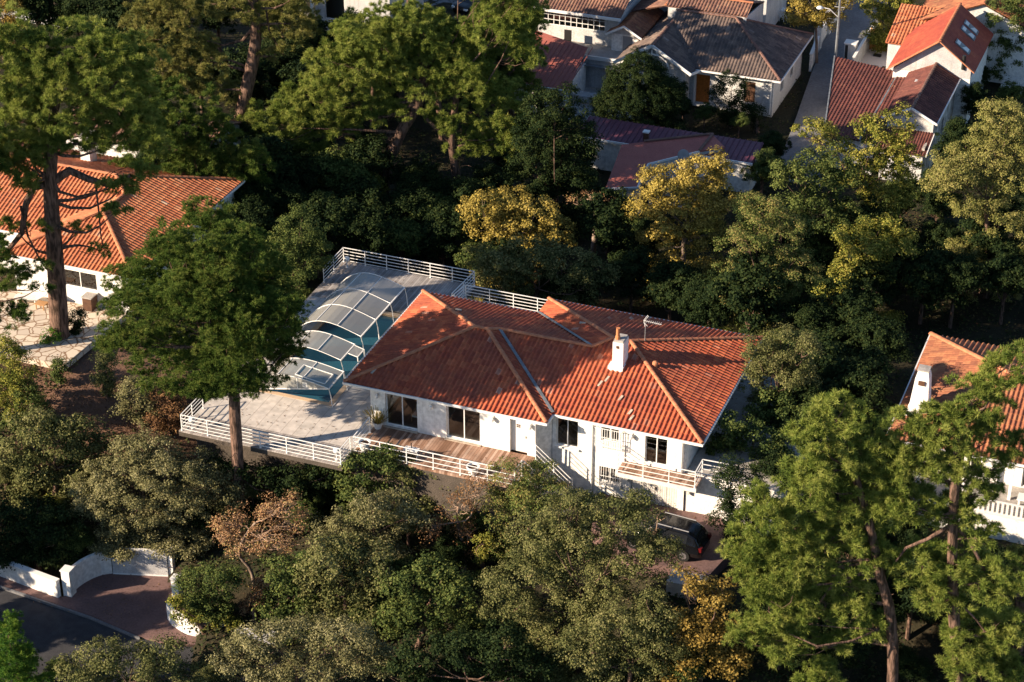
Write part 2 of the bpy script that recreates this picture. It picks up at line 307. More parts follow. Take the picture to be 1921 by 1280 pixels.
# ---------------------------------------------------------------- mesh helpers
ORG = {}
def tag(o, label=None, cat=None, group=None, kind=None):
    if label: o['label'] = label
    if cat: o['category'] = cat
    if group: o['group'] = group
    if kind: o['kind'] = kind
    return o
def thing(name, u, v, z, label, cat, group=None, rot=ROT):
    o = bpy.data.objects.new(name, None); COL.objects.link(o); o.empty_display_size = .2
    o.location = W(u, v, z); o.rotation_euler = (0, 0, rot); tag(o, label, cat, group)
    ORG[o.name] = (u, v, z); return o
class MB:
    def __init__(s): s.v = []; s.f = []; s.r = []
    def quad(s, *p):
        b = len(s.v); s.v += [tuple(q) for q in p]; s.f.append(tuple(range(b, b+len(p)))); return s
    def box(s, u0, u1, v0, v1, z0, z1):
        b = len(s.v)
        s.v += [(u0,v0,z0),(u1,v0,z0),(u1,v1,z0),(u0,v1,z0),(u0,v0,z1),(u1,v0,z1),(u1,v1,z1),(u0,v1,z1)]
        s.f += [tuple(b+i for i in q) for q in ((0,3,2,1),(4,5,6,7),(0,1,5,4),(1,2,6,5),(2,3,7,6),(3,0,4,7))]; return s
    def bar(s, p, q, w_=.04, h=None, up=(0,0,1)):
        h = h or w_; p = Vector(p); q = Vector(q); d = (q-p)
        if d.length < 1e-6: return s
        d.normalize(); x = d.cross(Vector(up))
        if x.length < 1e-4: x = d.cross(Vector((1,0,0)))
        x.normalize(); y = x.cross(d); b = len(s.v)
        for c_ in (p, q):
            for i, j in ((-1,-1),(1,-1),(1,1),(-1,1)): s.v.append(tuple(c_ + x*(i*w_/2) + y*(j*h/2)))
        s.f += [tuple(b+i for i in q_) for q_ in ((0,3,2,1),(4,5,6,7),(0,1,5,4),(1,2,6,5),(2,3,7,6),(3,0,4,7))]; return s
    def tube(s, pts, rad, n=8, cap=True):
        pts = [Vector(p) for p in pts]; b = len(s.v)
        if not hasattr(rad, '__len__'): rad = [rad]*len(pts)
        for i, p in enumerate(pts):
            d = (pts[min(i+1, len(pts)-1)] - pts[max(i-1, 0)])
            if d.length < 1e-9: d = Vector((0,0,1))
            d.normalize(); ref = Vector((0,1,0)) if abs(d.y) < .9 else Vector((1,0,0))
            x = d.cross(ref).normalized(); y = d.cross(x)
            for k in range(n):
                a = 2*math.pi*k/n; s.v.append(tuple(p + x*(math.cos(a)*rad[i]) + y*(math.sin(a)*rad[i])))
        for i in range(len(pts)-1):
            for k in range(n):
                a = b+i*n+k; c_ = b+i*n+(k+1) % n; s.f.append((a, c_, c_+n, a+n))
        if cap:
            s.f.append(tuple(b+k for k in range(n))); s.f.append(tuple(b+(len(pts)-1)*n+k for k in range(n-1, -1, -1)))
        return s
    def lathe(s, u, v, prof, n=16):
        b = len(s.v)
        for r, z in prof:
            for k in range(n): a = 2*math.pi*k/n; s.v.append((u+r*math.cos(a), v+r*math.sin(a), z))
        for i in range(len(prof)-1):
            for k in range(n): a = b+i*n+k; c_ = b+i*n+(k+1) % n; s.f.append((a, c_, c_+n, a+n))
        s.f.append(tuple(b+k for k in range(n-1, -1, -1))); s.f.append(tuple(b+(len(prof)-1)*n+k for k in range(n)))
        return s
    def prism(s, poly, z0, z1):
        n = len(poly); b = len(s.v)
        zz0 = z0 if hasattr(z0, '__len__') else [z0]*n; zz1 = z1 if hasattr(z1, '__len__') else [z1]*n
        s.v += [(p[0], p[1], zz0[i]) for i, p in enumerate(poly)] + [(p[0], p[1], zz1[i]) for i, p in enumerate(poly)]
        ar = sum(poly[i][0]*poly[(i+1) % n][1]-poly[(i+1) % n][0]*poly[i][1] for i in range(n))
        top = tuple(b+n+i for i in range(n)); bot = tuple(b+i for i in range(n-1, -1, -1))
        if ar < 0: top = top[::-1]; bot = bot[::-1]
        s.f += [top, bot]
        for i in range(n): j = (i+1) % n; s.f.append((b+i, b+j, b+n+j, b+n+i) if ar > 0 else (b+j, b+i, b+n+i, b+n+j))
        return s
    def build(s, name, m, parent=None, smooth=False, org=None, world=False):
        o_ = org if org is not None else (ORG.get(parent.name) if parent is not None else None)
        me = bpy.data.meshes.new(name)
        if parent is None and not world and o_ is None:
            a = np.array(s.v); o_ = (float(a[:,0].mean()), float(a[:,1].mean()), float(a[:,2].min()))
        if world and o_ is None: o_ = (0, 0, 0)
        me.from_pydata([(x-o_[0], y-o_[1], z-o_[2]) for x, y, z in s.v], [], s.f)
        me.materials.append(MATS[m]); me.validate(); 
        if s.r:
            at = me.attributes.new('rnd', 'FLOAT', 'FACE')
            if len(s.r) == len(me.polygons): at.data.foreach_set('value', s.r)
        if smooth: me.polygons.foreach_set('use_smooth', [True]*len(me.polygons))
        me.update(); o = bpy.data.objects.new(name, me); COL.objects.link(o)
        if parent is not None: o.parent = parent; ORG[o.name] = o_
        elif world: o.location = (0, 0, 0)
        else: o.location = W(*o_); o.rotation_euler = (0, 0, ROT); ORG[o.name] = o_
        return o
def npmesh(name, V, Fc, m, rnd=None, parent=None, org=None, smooth=False, nv=4):
    """fast mesh from numpy arrays: V (n,3), Fc (k,nv)"""
    me = bpy.data.meshes.new(name); V = np.asarray(V, np.float32); Fc = np.asarray(Fc, np.int32)
    me.vertices.add(len(V)); me.vertices.foreach_set('co', V.ravel())
    me.loops.add(Fc.size); me.loops.foreach_set('vertex_index', Fc.ravel())
    me.polygons.add(len(Fc)); me.polygons.foreach_set('loop_start', np.arange(0, Fc.size, nv, dtype=np.int32))
    me.polygons.foreach_set('loop_total', np.full(len(Fc), nv, np.int32))
    me.polygons.foreach_set('use_smooth', np.full(len(Fc), bool(smooth)))
    me.update(calc_edges=True)
    if rnd is not None:
        at = me.attributes.new('rnd', 'FLOAT', 'FACE'); at.data.foreach_set('value', np.asarray(rnd, np.float32))
    me.materials.append(MATS[m]); o = bpy.data.objects.new(name, me); COL.objects.link(o)
    if parent is not None: o.parent = parent
    return o

# ---------------------------------------------------------------- roofs
def slope(acc, poly, zf, axis, sign, pitch=.26, row=.42, amp=.055, nsub=8, step=.02):
    """tile one roof plane. poly in (u,v); zf(u,v) plane height; axis 'v': tile columns run along v; sign +1: uphill is +v/+u"""
    P_ = np.array(poly, float); ti, si = (0, 1) if axis == 'v' else (1, 0)
    t0, t1 = P_[:, ti].min(), P_[:, ti].max(); n = max(2, int(round((t1-t0)/pitch))); pitch = (t1-t0)/n
    ts = np.linspace(t0, t1, n*nsub+1); eps = 1e-4; tq = np.clip(ts, t0+eps, t1-eps)
    lo = np.full(len(ts), 1e9); hi = np.full(len(ts), -1e9)
    for i in range(len(P_)):
        a = P_[i]; b = P_[(i+1) % len(P_)]
        if abs(a[ti]-b[ti]) < 1e-9: continue
        f = (tq-a[ti])/(b[ti]-a[ti]); ok = (f >= 0) & (f <= 1); s_ = a[si]+(b[si]-a[si])*f
        lo = np.where(ok, np.minimum(lo, s_), lo); hi = np.where(ok, np.maximum(hi, s_), hi)
    s0, s1 = P_[:, si].min(), P_[:, si].max(); nr = max(1, int(math.ceil((s1-s0)/row)))
    sv = []; off = []
    for j in range(nr):
        a, b = (s0+j*row, s0+(j+1)*row) if sign > 0 else (s1-j*row, s1-(j+1)*row)
        sv += [a, b]; off += [step, 0.0]
    sv = np.array(sv); off = np.array(off)
    x = (np.arange(len(ts)) % nsub)/nsub
    prof = np.where(x < .62, np.sin(np.pi*x/.62), -.35*np.sin(np.pi*(x-.62)/.38))*amp
    S = np.clip(sv[None, :], lo[:, None], hi[:, None]); T = np.repeat(ts[:, None], len(sv), 1)
    Uc, Vc = (T, S) if axis == 'v' else (S, T)
    Z = zf(Uc, Vc) + prof[:, None] + off[None, :] + .04
    V = np.stack([Uc, Vc, Z], -1).reshape(-1, 3); m_ = len(sv)
    i, j = np.meshgrid(np.arange(len(ts)-1), np.arange(m_-1), indexing='ij')
    a = i*m_+j; Fq = np.stack([a, a+m_, a+m_+1, a+1], -1)
    keep = (np.abs(S[:-1, :-1]-S[:-1, 1:]) + np.abs(S[1:, :-1]-S[1:, 1:]) > 1e-5) | ((j % 2 == 1) & (S[:-1, :-1] > lo[:-1, None]+1e-3) & (S[:-1, :-1] < hi[:-1, None]-1e-3))
    col = i//nsub; rw = j//2; rt_ = np.random.default_rng(int(abs(P_.sum()*100))+3).random((n+2, nr+2))
    rr = rt_[col, rw]
    flip = (axis == 'v') != (sign > 0)
    Fq = Fq[keep]; 
    if axis == 'v' and sign > 0 or axis == 'u' and sign < 0: pass
    else: Fq = Fq[:, ::-1]
    acc.append((V, Fq, rr[keep]))
    # board under the tiles
    Vb = np.array([(p[0], p[1], float(zf(p[0], p[1]))-.03) for p in poly])
    for k in range(1, len(poly)-1): acc.append((Vb[[0, k, k+1, k+1]], np.array([[0, 1, 2, 3]]), np.array([.2])))
def roofobj(acc, name, m, parent):
    V = []; Fc = []; R = []; b = 0
    for v_, f_, r_ in acc: V.append(v_); Fc.append(f_+b); R.append(r_); b += len(v_)
    V = np.concatenate(V) - np.array(ORG[parent.name]); o = npmesh(name, V, np.concatenate(Fc), m, np.concatenate(R), parent); ORG[o.name] = ORG[parent.name]
    return o
def caps(mb, p, q, r=.12, seg=.42, over=.03):
    p = Vector(p); q = Vector(q); d = q-p; L = d.length; n = max(1, int(L/seg)); d.normalize()
    x = d.cross(Vector((0,0,1))).normalized(); y = x.cross(d)
    for i in range(n):
        a = p+d*(L*i/n); b_ = p+d*(L*(i+1)/n+.03); base = len(mb.v)
        for c_, rr in ((a, r*1.08), (b_, r*.92)):
            for k in range(7):
                an = math.pi*k/6; mb.v.append(tuple(c_ + x*(math.cos(an)*rr) + y*(math.sin(an)*rr*.8+over)))
        for k in range(6): mb.f.append((base+k, base+k+1, base+8+k, base+7+k))
        mb.f.append(tuple(base+k for k in range(6, -1, -1))); mb.f.append(tuple(base+7+k for k in range(7)))
def gutter(mb, pts, r=.06):
    for a, b in zip(pts, pts[1:]): mb.bar(a, b, .09, .11)
def wall(mb, p0, p1, z0, z1, th=.25, ops=(), side=1):
    """wall with rectangular openings; p0->p1 in uv, thickness laid to the left (side=1) of the direction"""
    p0 = np.array(p0, float); p1 = np.array(p1, float); L = np.linalg.norm(p1-p0); d = (p1-p0)/L; nrm = np.array([-d[1], d[0]])*th*side
    ts = sorted({0.0, L, *[o[0] for o in ops], *[o[1] for o in ops]})
    for a, b in zip(ts, ts[1:]):
        zs = [z0]; cov = [o for o in ops if o[0] <= a+1e-6 and o[1] >= b-1e-6]
        segs = []
        z = z0
        for o in sorted(cov, key=lambda o: o[2]):
            if o[2] > z+1e-6: segs.append((z, o[2]))
            z = o[3]
        if z < z1-1e-6: segs.append((z, z1))
        for s0, s1 in segs:
            q0 = p0+d*a; q1 = p0+d*b
            mb.prism([tuple(q0), tuple(q1), tuple(q1+nrm), tuple(q0+nrm)], s0, s1)
def window(parent, p0, p1, z0, z1, n=2, rows=1, depth=.12, side=1, name='window', fmat='white_paint', fw_=.06, glass='glass', sill=False, sillmat='render_white'):
    """glazed opening from p0 to p1 (uv), set `depth` behind the wall face"""
    p0 = np.array(p0, float); p1 = np.array(p1, float); L = np.linalg.norm(p1-p0); d = (p1-p0)/L; nr = np.array([-d[1], d[0]])*side
    a = p0+nr*depth; m = MB()
    def P3(t, z, o=0.0): q = a+d*t+nr*o; return (q[0], q[1], z)
    for t in np.linspace(0, L, n+1):
        tt = min(max(t, fw_/2), L-fw_/2); m.bar(P3(tt, z0), P3(tt, z1), fw_, .05, up=(d[0], d[1], 0))
    for z in np.linspace(z0, z1, rows+1):
        zz = min(max(z, z0+fw_/2), z1-fw_/2); m.bar(P3(fw_, zz, .004), P3(L-fw_, zz, .004), .05, fw_*.9)
    f = m.build(name, fmat, parent)
    g = MB().quad(P3(.02, z0+.02, .012), P3(L-.02, z0+.02, .012), P3(L-.02, z1-.02, .012), P3(.02, z1-.02, .012)).build('pane', glass, f)
    if sill:
        s_ = MB(); q0 = p0-d*.06; q1 = p1+d*.06
        s_.prism([tuple(q0-nr*.12), tuple(q1-nr*.12), tuple(q1+nr*(depth-.03)), tuple(q0+nr*(depth-.03))], z0-.1, z0-.004); s_.build('sill', sillmat, f)
    return f
def railing(path, label, h=1.0, spacing=1.5, nrail=4, group=None, slopepost=False, name='railing', r=.019, mat_='white_paint'):
    """tube railing along a uvz path: posts, top rail and lower rails"""
    c = path[0]; t = thing(name, *c, label, 'railing', group)
    post = MB().bar((0,0,0), (0,0,h), .045).lathe(0, 0, [(.06,0),(.06,.02),(.03,.035)], 8)
    first = None; done = set()
    for a, b in zip(path, path[1:]):
        a = np.array(a, float); b = np.array(b, float); L = np.linalg.norm(b-a); n = max(1, int(round(L/spacing)))
        for i in range(n+1):
            p = a+(b-a)*i/n; key = tuple(np.round(p, 2))
            if key in done: continue
            done.add(key)
            if first is None:
                first = post.build('post', mat_, t, org=(0,0,0)); o = first
            else:
                o = first.copy(); COL.objects.link(o); o.parent = t
            o.location = (p[0]-c[0], p[1]-c[1], p[2]-c[2])
    for k in range(nrail+1):
        zz = h-(h-.12)*k/(nrail+.0) if k else h
        m = MB()
        for a, b in zip(path, path[1:]): m.bar((a[0],a[1],a[2]+zz), (b[0],b[1],b[2]+zz), .05 if k == 0 else r*1.7, .035 if k == 0 else r*1.7)
        m.build('handrail' if k == 0 else 'rail', mat_, t)
    return t

# ================================================================ SETTING: ground
FLAT += [([(-8.3,-4.3),(1.9,-4.3),(11.3,-2.8),(20.5,1.5),(24,3),(24,14),(20,14),(7.2,15.4),(.9,17.3),(-8.3,17.3)], -3.0, .3),
         ([(-31,-1.2),(-16.6,-1.2),(-16.2,5.0),(-16.2,20),(-31,20)], .15, .4),
         ([(-22,-16),(-2,-16),(-3.4,-12),(-7,-8),(-10,-9),(-15.6,-11)], -7.15, .3),
         ([(28,6),(38,6),(38,20),(28,20)], -3.0, .6),
         ([(14,-4.5),(23,-4.5),(23,2),(14,2)], -2.35, .3),
         ([(-13,50),(24,50),(24,90),(-13,90)], -4.25, .3)]
gx = np.concatenate([[-1500,-600,-300,-170,-120], np.arange(-95, 96, 1.1), [120,170,300,600,1500]])
gy = np.concatenate([[-300,-150,-80,-60], np.arange(-48, 125, 1.1), [150,200,300,600,1500,3000]])
X, Y = np.meshgrid(gx, gy, indexing='ij'); Z = terrain(X, Y)
V = np.stack([X, Y, Z], -1).reshape(-1, 3); ny = len(gy)
i, j = np.meshgrid(np.arange(len(gx)-1), np.arange(ny-1), indexing='ij'); a = (i*ny+j).ravel()
ground = npmesh('ground', V, np.stack([a, a+ny, a+ny+1, a+1], -1), 'ground', smooth=True); tag(ground, kind='structure')
def struct(name, mb, m, smooth=False): return tag(mb.build(name, m, smooth=smooth), kind='structure')

# pool terrace
PU0, PU1, PV0, PV1 = -5.9, -1.72, 1.45, 11.85
m = MB(); m.box(-8.1, PU0, -2.35, 17.1, -3.3, -.01); m.box(PU1, 1.7, -2.35, 17.1, -3.3, -.01)
m.box(PU0, PU1, -2.35, PV0, -3.3, -.01); m.box(PU0, PU1, PV1, 17.1, -3.3, -.01)
m.box(-8.1, 1.7, -4.15, -2.352, -.3, -.035)
struct('terrace_base', m, 'retaining')
m = MB()
for b_ in ((-8.1, PU0-.3, -2.35, 12.3), (PU1+.3, 1.65, -2.35, 12.3), (PU0-.3, PU1+.3, -2.35, PV0-.3)): m.box(*b_, -.008, .004)
struct('pool_paving', m, 'pool_paving')
m = MB(); m.box(PU0-.298, PU1+.298, PV0-.298, PV0, -.16, .02); m.box(PU0-.298, PU1+.298, PV1, PV1+.3, -.16, .02)
m.box(PU0-.298, PU0, PV0+.002, PV1-.002, -.16, .02); m.box(PU1, PU1+.298, PV0+.002, PV1-.002, -.16, .02); struct('pool_coping', m, 'coping')
m = MB(); m.box(PU0, PU1, PV0, PV1, -1.6, -1.5); struct('pool_floor', m, 'render_white')
m = MB(); m.quad((PU0,PV0,-.14),(PU1,PV0,-.14),(PU1,PV1,-.14),(PU0,PV1,-.14)); struct('pool_water', m, 'pool_water')
m = MB(); m.box(-8.1, .9, 12.304, 17.1, -.006, .03); m.box(.902, 7.3, 10.6, 15.3, -.2, .028); struct('rear_timber_deck', m, 'deck_grey')
m = MB(); m.box(-8.1, 1.68, -4.15, -2.354, -.034, .022); struct('front_timber_deck', m, 'deck_front')
m = MB(); m.box(1.702, 11.05, -2.75, .38, -.12, .03); struct('house_timber_deck', m, 'deck_brown')
m = MB(); m.box(1.72, 11.0, -2.65, .3, -3.2, -.125); m.box(2,7.2,10.9,15.2,-3.3,-.21); struct('deck_foundation', m, 'retaining')
m = MB()
for k in range(8): m.box(11.052+k*.31, 11.36+k*.31, -1.55, .05, -3.0, -.05-(k+1)*.22)
struct('garden_steps', m, 'stone')
m = MB(); m.box(19.1, 24.5, 1.42, 12.5, -3.2, .3); struct('side_terrace', m, 'concrete')
m = MB(); m.prism(PX([(1120,925),(1180,935),(1290,960),(1352,968),(1376,1030),(1330,1080),(1265,1066),(1190,1050),(1110,990)], -2.1), -3.0, -2.09); struct('driveway', m, 'red_paving')
m = MB(); m.prism(PX([(1262,1068),(1330,1082),(1312,1106),(1250,1092)], -2.2), -3.0, -2.14); struct('driveway_ramp', m, 'concrete')
m = MB(); m.prism([(-29,-1.0),(-17.2,-1.0),(-16.9,5.6),(-29,5.6)], .1, .5); struct('stone_terrace', m, 'crazy_paving')
# road, forecourt and ramp at the gate
m = MB(); m.prism(PX([(-200,1010),(0,1100),(170,1157),(262,1196),(420,1225),(620,1262),(620,1400),(-200,1400)], -6.8), -7.3, -6.8); struct('road', m, 'asphalt')
m = MB(); m.prism(PX([(-200,985),(0,1078),(118,1120),(138,1108),(172,1085),(212,1073),(318,1078),(330,1120),(316,1165),(345,1190),(420,1205),(330,1212),(262,1194),(170,1155),(0,1098),(-200,1008)], -6.7), -7.2, -6.7); struct('forecourt', m, 'red_paving')
m = MB(); m.prism(PX([(322,1026),(400,1008),(470,1000),(600,985),(600,1010),(480,1040),(420,1052),(332,1078)], -6.3), -6.9, -6.3); struct('ramp_road', m, 'concrete')
m = MB(); m.prism(PX([(-200,1006),(0,1098),(170,1156),(262,1195),(262,1198),(170,1159),(0,1101),(-200,1009)], -6.66), -7.2, -6.66); struct('kerb', m, 'lane_asphalt')
# lane and courtyards in the upper town
m = MB(); m.prism([(9.25,90),(9.15,73),(9.75,67.5),(10.9,57.5),(12.0,46.5),(15.6,46.5),(14.2,57),(13.0,69.5),(12.6,75),(11.9,90)], -4.5, -4.0); struct('lane', m, 'lane_asphalt')
m = MB(); m.box(12.9, 17.6, 67, 74.5, -4.4, -3.98); struct('small_courtyard', m, 'bright_floor')
m = MB(); m.box(-8.5, -0.8, 51.5, 58.3, -4.5, -4.02); struct('courtyard', m, 'render_grey')
m = MB(); m.prism(PX([(740,0),(880,-20),(960,-20),(900,40),(740,50)], -4.0), -4.4, -3.95); struct('street', m, 'lane_asphalt')
m = MB(); m.prism(PX([(530,62),(600,76),(720,85),(720,40),(560,20)], -4.0), -4.4, -3.9); struct('gravel_yard', m, 'concrete')

# ================================================================ MAIN HOUSE
E_ = 2.5; K = .296
H = thing('main_house', 10, 5, -2.8, 'long white house with orange hipped tile roofs beside the covered pool', 'house')
z_f = lambda u, v: E_+K*(v-0); z_l = lambda u, v: E_+K*(u-0); z_b = lambda u, v: E_+K*(11-v); z_r = lambda u, v: E_+K*(11.75-u)
acc = []
slope(acc, [(0,0),(11.75,0),(6.25,5.5),(5.5,5.5)], z_f, 'v', 1)
slope(acc, [(0,0),(5.5,5.5),(0,11)], z_l, 'u', 1)
slope(acc, [(0,11),(5.5,5.5),(6.25,5.5),(6.75,6),(12.2,6),(7.2,11)], z_b, 'v', -1)
slope(acc, [(11.75,0),(6.25,5.5),(6.75,6),(11.75,1)], z_r, 'u', -1)
zf2 = lambda u, v: E_+K*(v-1)
slope(acc, [(11.75,1),(6.75,6),(12.2,6),(13.1,6.9),(14.1,6.9),(20,1)], zf2, 'v', 1)
slope(acc, [(7.2,11),(12.2,6),(13.1,6.9),(7.2,12.8)], lambda u, v: E_+K*(u-7.2), 'u', 1)
slope(acc, [(7.2,12.8),(13.1,6.9),(14.1,6.9),(20,12.8)], lambda u, v: E_+K*(12.8-v), 'v', -1)
slope(acc, [(20,12.8),(14.1,6.9),(20,1)], lambda u, v: E_+K*(20-u), 'u', -1)
roof = roofobj(acc, 'roof', 'tile_orange', H)
m = MB(); R1 = E_+K*5.5; R2 = E_+K*5; R3 = E_+K*5.9; e = .05
for p, q in (((0,0,E_),(5.5,5.5,R1)), ((0,11,E_),(5.5,5.5,R1)), ((5.5,5.5,R1),(6.25,5.5,R1)), ((11.75,0,E_),(6.25,5.5,R1)), ((6.25,5.5,R1),(6.75,6,R2)), ((6.75,6,R2),(12.2,6,R2)),
             ((12.2,6,R2),(13.1,6.9,R3)), ((7.2,12.8,E_),(13.1,6.9,R3)), ((13.1,6.9,R3),(14.1,6.9,R3)), ((20,1,E_),(14.1,6.9,R3)), ((20,12.8,E_),(14.1,6.9,R3))):
    caps(m, (p[0],p[1],p[2]+e), (q[0],q[1],q[2]+e))
m.build('ridge_tiles', 'ridge_tile', roof)
m = MB(); m.bar((11.75,1.0,E_+.15), (6.75,6,R2+.15), .17, .02); m.build('valley_gutter', 'zinc', roof)
m = MB(); m.bar((12.2,6,R2+.14), (7.2,11,E_+.14), .15, .02); m.build('valley_gutter', 'zinc', roof)
m = MB()
for a, b in (((-.04,-.03),(11.8,-.03)), ((11.78,-.03),(11.78,1.0)), ((11.78,.96),(20.05,.96)), ((20.03,.96),(20.03,12.84)), ((20.03,12.84),(7.16,12.84)), ((-.04,11.04),(7.2,11.04)), ((-.04,-.03),(-.04,11.04))):
    m.bar((*a, E_-.03), (*b, E_-.03), .08, .13)
m.build('gutter', 'white_paint', H)
m = MB(); m.prism([(0.02,.02),(11.7,.02),(11.7,1.02),(19.9,1.02),(19.9,12.7),(7.25,12.7),(7.25,10.95),(.02,10.95)], E_-.16, E_-.1); m.build('soffit', 'white_paint', H)
# walls
m = MB(); zt = E_-.17
wall(m, (1.4,.35), (11,.35), 0.03, zt, .3, [(.87,2.76,.08,2.22),(4.47,6.42,.08,2.22),(8.15,9.15,.03,2.12)])
wall(m, (11,.65), (11.6,1.29), -3, zt, .3)
wall(m, (11.62,1.3), (19.05,1.3), -3, zt, .3, [(.23,1.48,.45,2.2),(2.75,3.75,1.3,2.15),(2.7,3.85,-1.3,-.3),(5.2,6.43,.45,2.25),(4.48,7.1,-2.1,.05)])
wall(m, (19.05,1.62), (19.05,12), -3, zt, .3, [(4.5,6.0,1.1,2.1)])
wall(m, (19.03,12.01), (8,12.01), -3, zt, .3); wall(m, (8,11.7), (8,10.9), -3, zt, .3); wall(m, (8.3,10.6), (1.4,10.6), -3, zt, .3, [(2,4,.0,2.2)])
wall(m, (1.4,10.3), (1.4,.65), -3, zt, .3, [(3.0,4.9,.03,2.15),(6.4,8.0,.03,2.15)])
m.build('wall', 'render_white', H)
m = MB(); m.box(1.75,10.65,.7,10.25,-.1,.0); m.box(11.7,18.7,1.65,11.65,.15,.28); m.box(11.7,18.7,1.65,11.65,-2.2,-2.12); m.build('floor', 'interior_floor', H)
m = MB(); m.box(1.8,10.6,5.2,5.3,0.0,2.3); m.box(5.1,5.2,.7,5.15,0,2.3); m.box(8.6,8.7,.7,5.15,0,2.3); m.box(10.75,18.65,6,6.1,0,2.3); m.box(14.0,14.1,1.7,5.9,.29,2.3); m.box(15.9,16.0,1.7,5.9,-2.1,.1); m.box(11.8,18.6,4.5,4.6,-2.1,.1); m.build('partition', 'interior_wall', H)
window(H, (2.27,.35), (4.16,.35), .08, 2.22, 2, 1, .2, 1, 'sliding_door'); window(H, (5.87,.35), (7.82,.35), .08, 2.22, 2, 1, .2, 1, 'sliding_door')
window(H, (11.85,1.3), (13.1,1.3), .45, 2.2, 2, 1, .1, 1, 'window', sill=True); window(H, (14.37,1.3), (15.37,1.3), 1.3, 2.15, 2, 1, .12, 1, 'window')
window(H, (14.32,1.3), (15.47,1.3), -1.3, -.3, 2, 1, .12, 1, 'window', sill=True); window(H, (16.82,1.3), (18.05,1.3), .45, 2.25, 2, 1, .15, 1, 'sliding_door')
window(H, (1.4,7.3), (1.4,5.4), .03, 2.15, 2, 1, .12, 1, 'sliding_door'); window(H, (1.4,3.9), (1.4,2.3), .03, 2.15, 2, 1, .12, 1, 'sliding_door'); window(H, (19.05,6.12), (19.05,7.62), 1.1, 2.1, 2, 1, .12, 1)
for a, b in ((2.2,4.2),(5.8,7.9)): m = MB(); m.box(a,b,.2,.42,.032,.075); m.build('threshold', 'stone', H)
m = MB(); m.box(9.56,10.5,.56,.62,.04,2.1)
dr = m.build('entrance_door', 'door_white', H)
m = MB()
for a in (0,1):
    for b in (0,1): m.box(9.86+a*.12, 9.95+a*.12, .545, .556, 1.55+b*.11, 1.63+b*.11)
m.build('pane', 'dark_wood', dr); m = MB(); m.box(10.36,10.4,.5,.556,.95,1.1); m.build('handle', 'grey_metal', dr)
m = MB()
for k in range(4): m.box(16.12+k*.655, 16.75+k*.655, 1.38, 1.44, -2.06, .04)
gd = m.build('garage_door', 'white_wood', H)
for k in range(20): m = MB(); m.box(16.15+k*.13, 16.16+k*.13, 1.37, 1.379, -2.05, .03); m.build('groove', 'cushion', gd)
m = MB(); m.box(17.45,17.49,1.33,1.378,-1.15,-1.0); m.build('handle', 'dark_wood', gd)
def grille(u0, u1, z0, z1, v, n, curl=False):
    m = MB()
    for k in range(n+1):
        u = u0+(u1-u0)*k/n; m.bar((u,v,z0-(.12 if curl else 0)), (u,v,z1), .025)
        if curl: m.bar((u,v,z0-.12), (u,v+.12,z0-.16), .025)
    for z in (z0, (z0+z1)/2, z1): m.bar((u0-.05,v,z), (u1+.05,v,z), .03)
    for u in (u0, u1): m.bar((u,v,z0+.1), (u,1.3,z0+.1), .025); m.bar((u,v,z1-.1), (u,1.3,z1-.1), .025)
    m.build('window_grille', 'white_paint', H)
grille(14.15, 15.6, 1.2, 2.25, .98, 11, True); grille(14.22, 15.55, -1.4, -.2, 1.14, 10)
m = MB(); m.tube([(13.9,1.22,2.4),(13.9,1.22,-2.9)], .05, 8); m.build('downpipe', 'white_paint', H)
m = MB(); m.tube([(11.08,.2,2.4),(11.08,.25,-.1)], .045, 8); m.build('downpipe', 'grey_metal', H)
m = MB(); m.tube([(18.9,1.22,2.4),(18.9,1.22,.32)], .045, 8); m.build('downpipe', 'grey_metal', H)
for u, v, z in ((1.85,.35,1.95),(5.05,.35,1.95),(8.6,.35,1.95),(10.75,.35,1.95),(16.1,1.3,2.0)):
    m = MB(); m.bar((u,v,z+.1), (u,v-.14,z+.14), .03); m.box(u-.05,u+.05,v-.03,v-.001,z,z+.2); sc_ = m.build('wall_lantern', 'white_paint', H)
    m = MB(); m.lathe(u, v-.16, [(.03,z+.14),(.11,z+.06),(.09,z-.1),(.04,z-.16)], 8); m.build('lamp_shade', 'lamp_white', sc_)
# chimney with flue openings and clay pot
cu, cv, cz = 14.05, 5.25, 3.5
m = MB(); m.prism([(cu-.3,cv-.45),(cu+.3,cv-.45),(cu+.3,cv+.45),(cu-.3,cv+.45)], 3.3, 5.3)
m.prism([(cu-.5,cv-.6),(cu+.34,cv-.6),(cu+.34,cv+.5),(cu-.5,cv+.5)], 3.3, 3.86)
ch = m.build('chimney', 'render_white', H)
m = MB(); m.box(cu-.1,cu+.08,cv-.458,cv-.452,4.95,5.12); m.build('vent', 'dark_wood', ch)
m = MB(); m.box(cu-.27,cu+.27,cv-.4,cv+.4,5.3,5.42); m.build('cap', 'concrete', ch)
m = MB(); m.lathe(cu-.1, cv-.2, [(.15,5.42),(.13,5.6),(.11,5.62),(.1,6.05),(.12,6.08)], 10); m.build('chimney_pot', 'terracotta', ch)
m = MB(); m.lathe(15.9, 5.7, [(.14,3.55),(.12,3.85),(.17,3.9),(.15,4.02),(.05,4.08)], 10); m.build('vent_pipe', 'ridge_tile', roof)
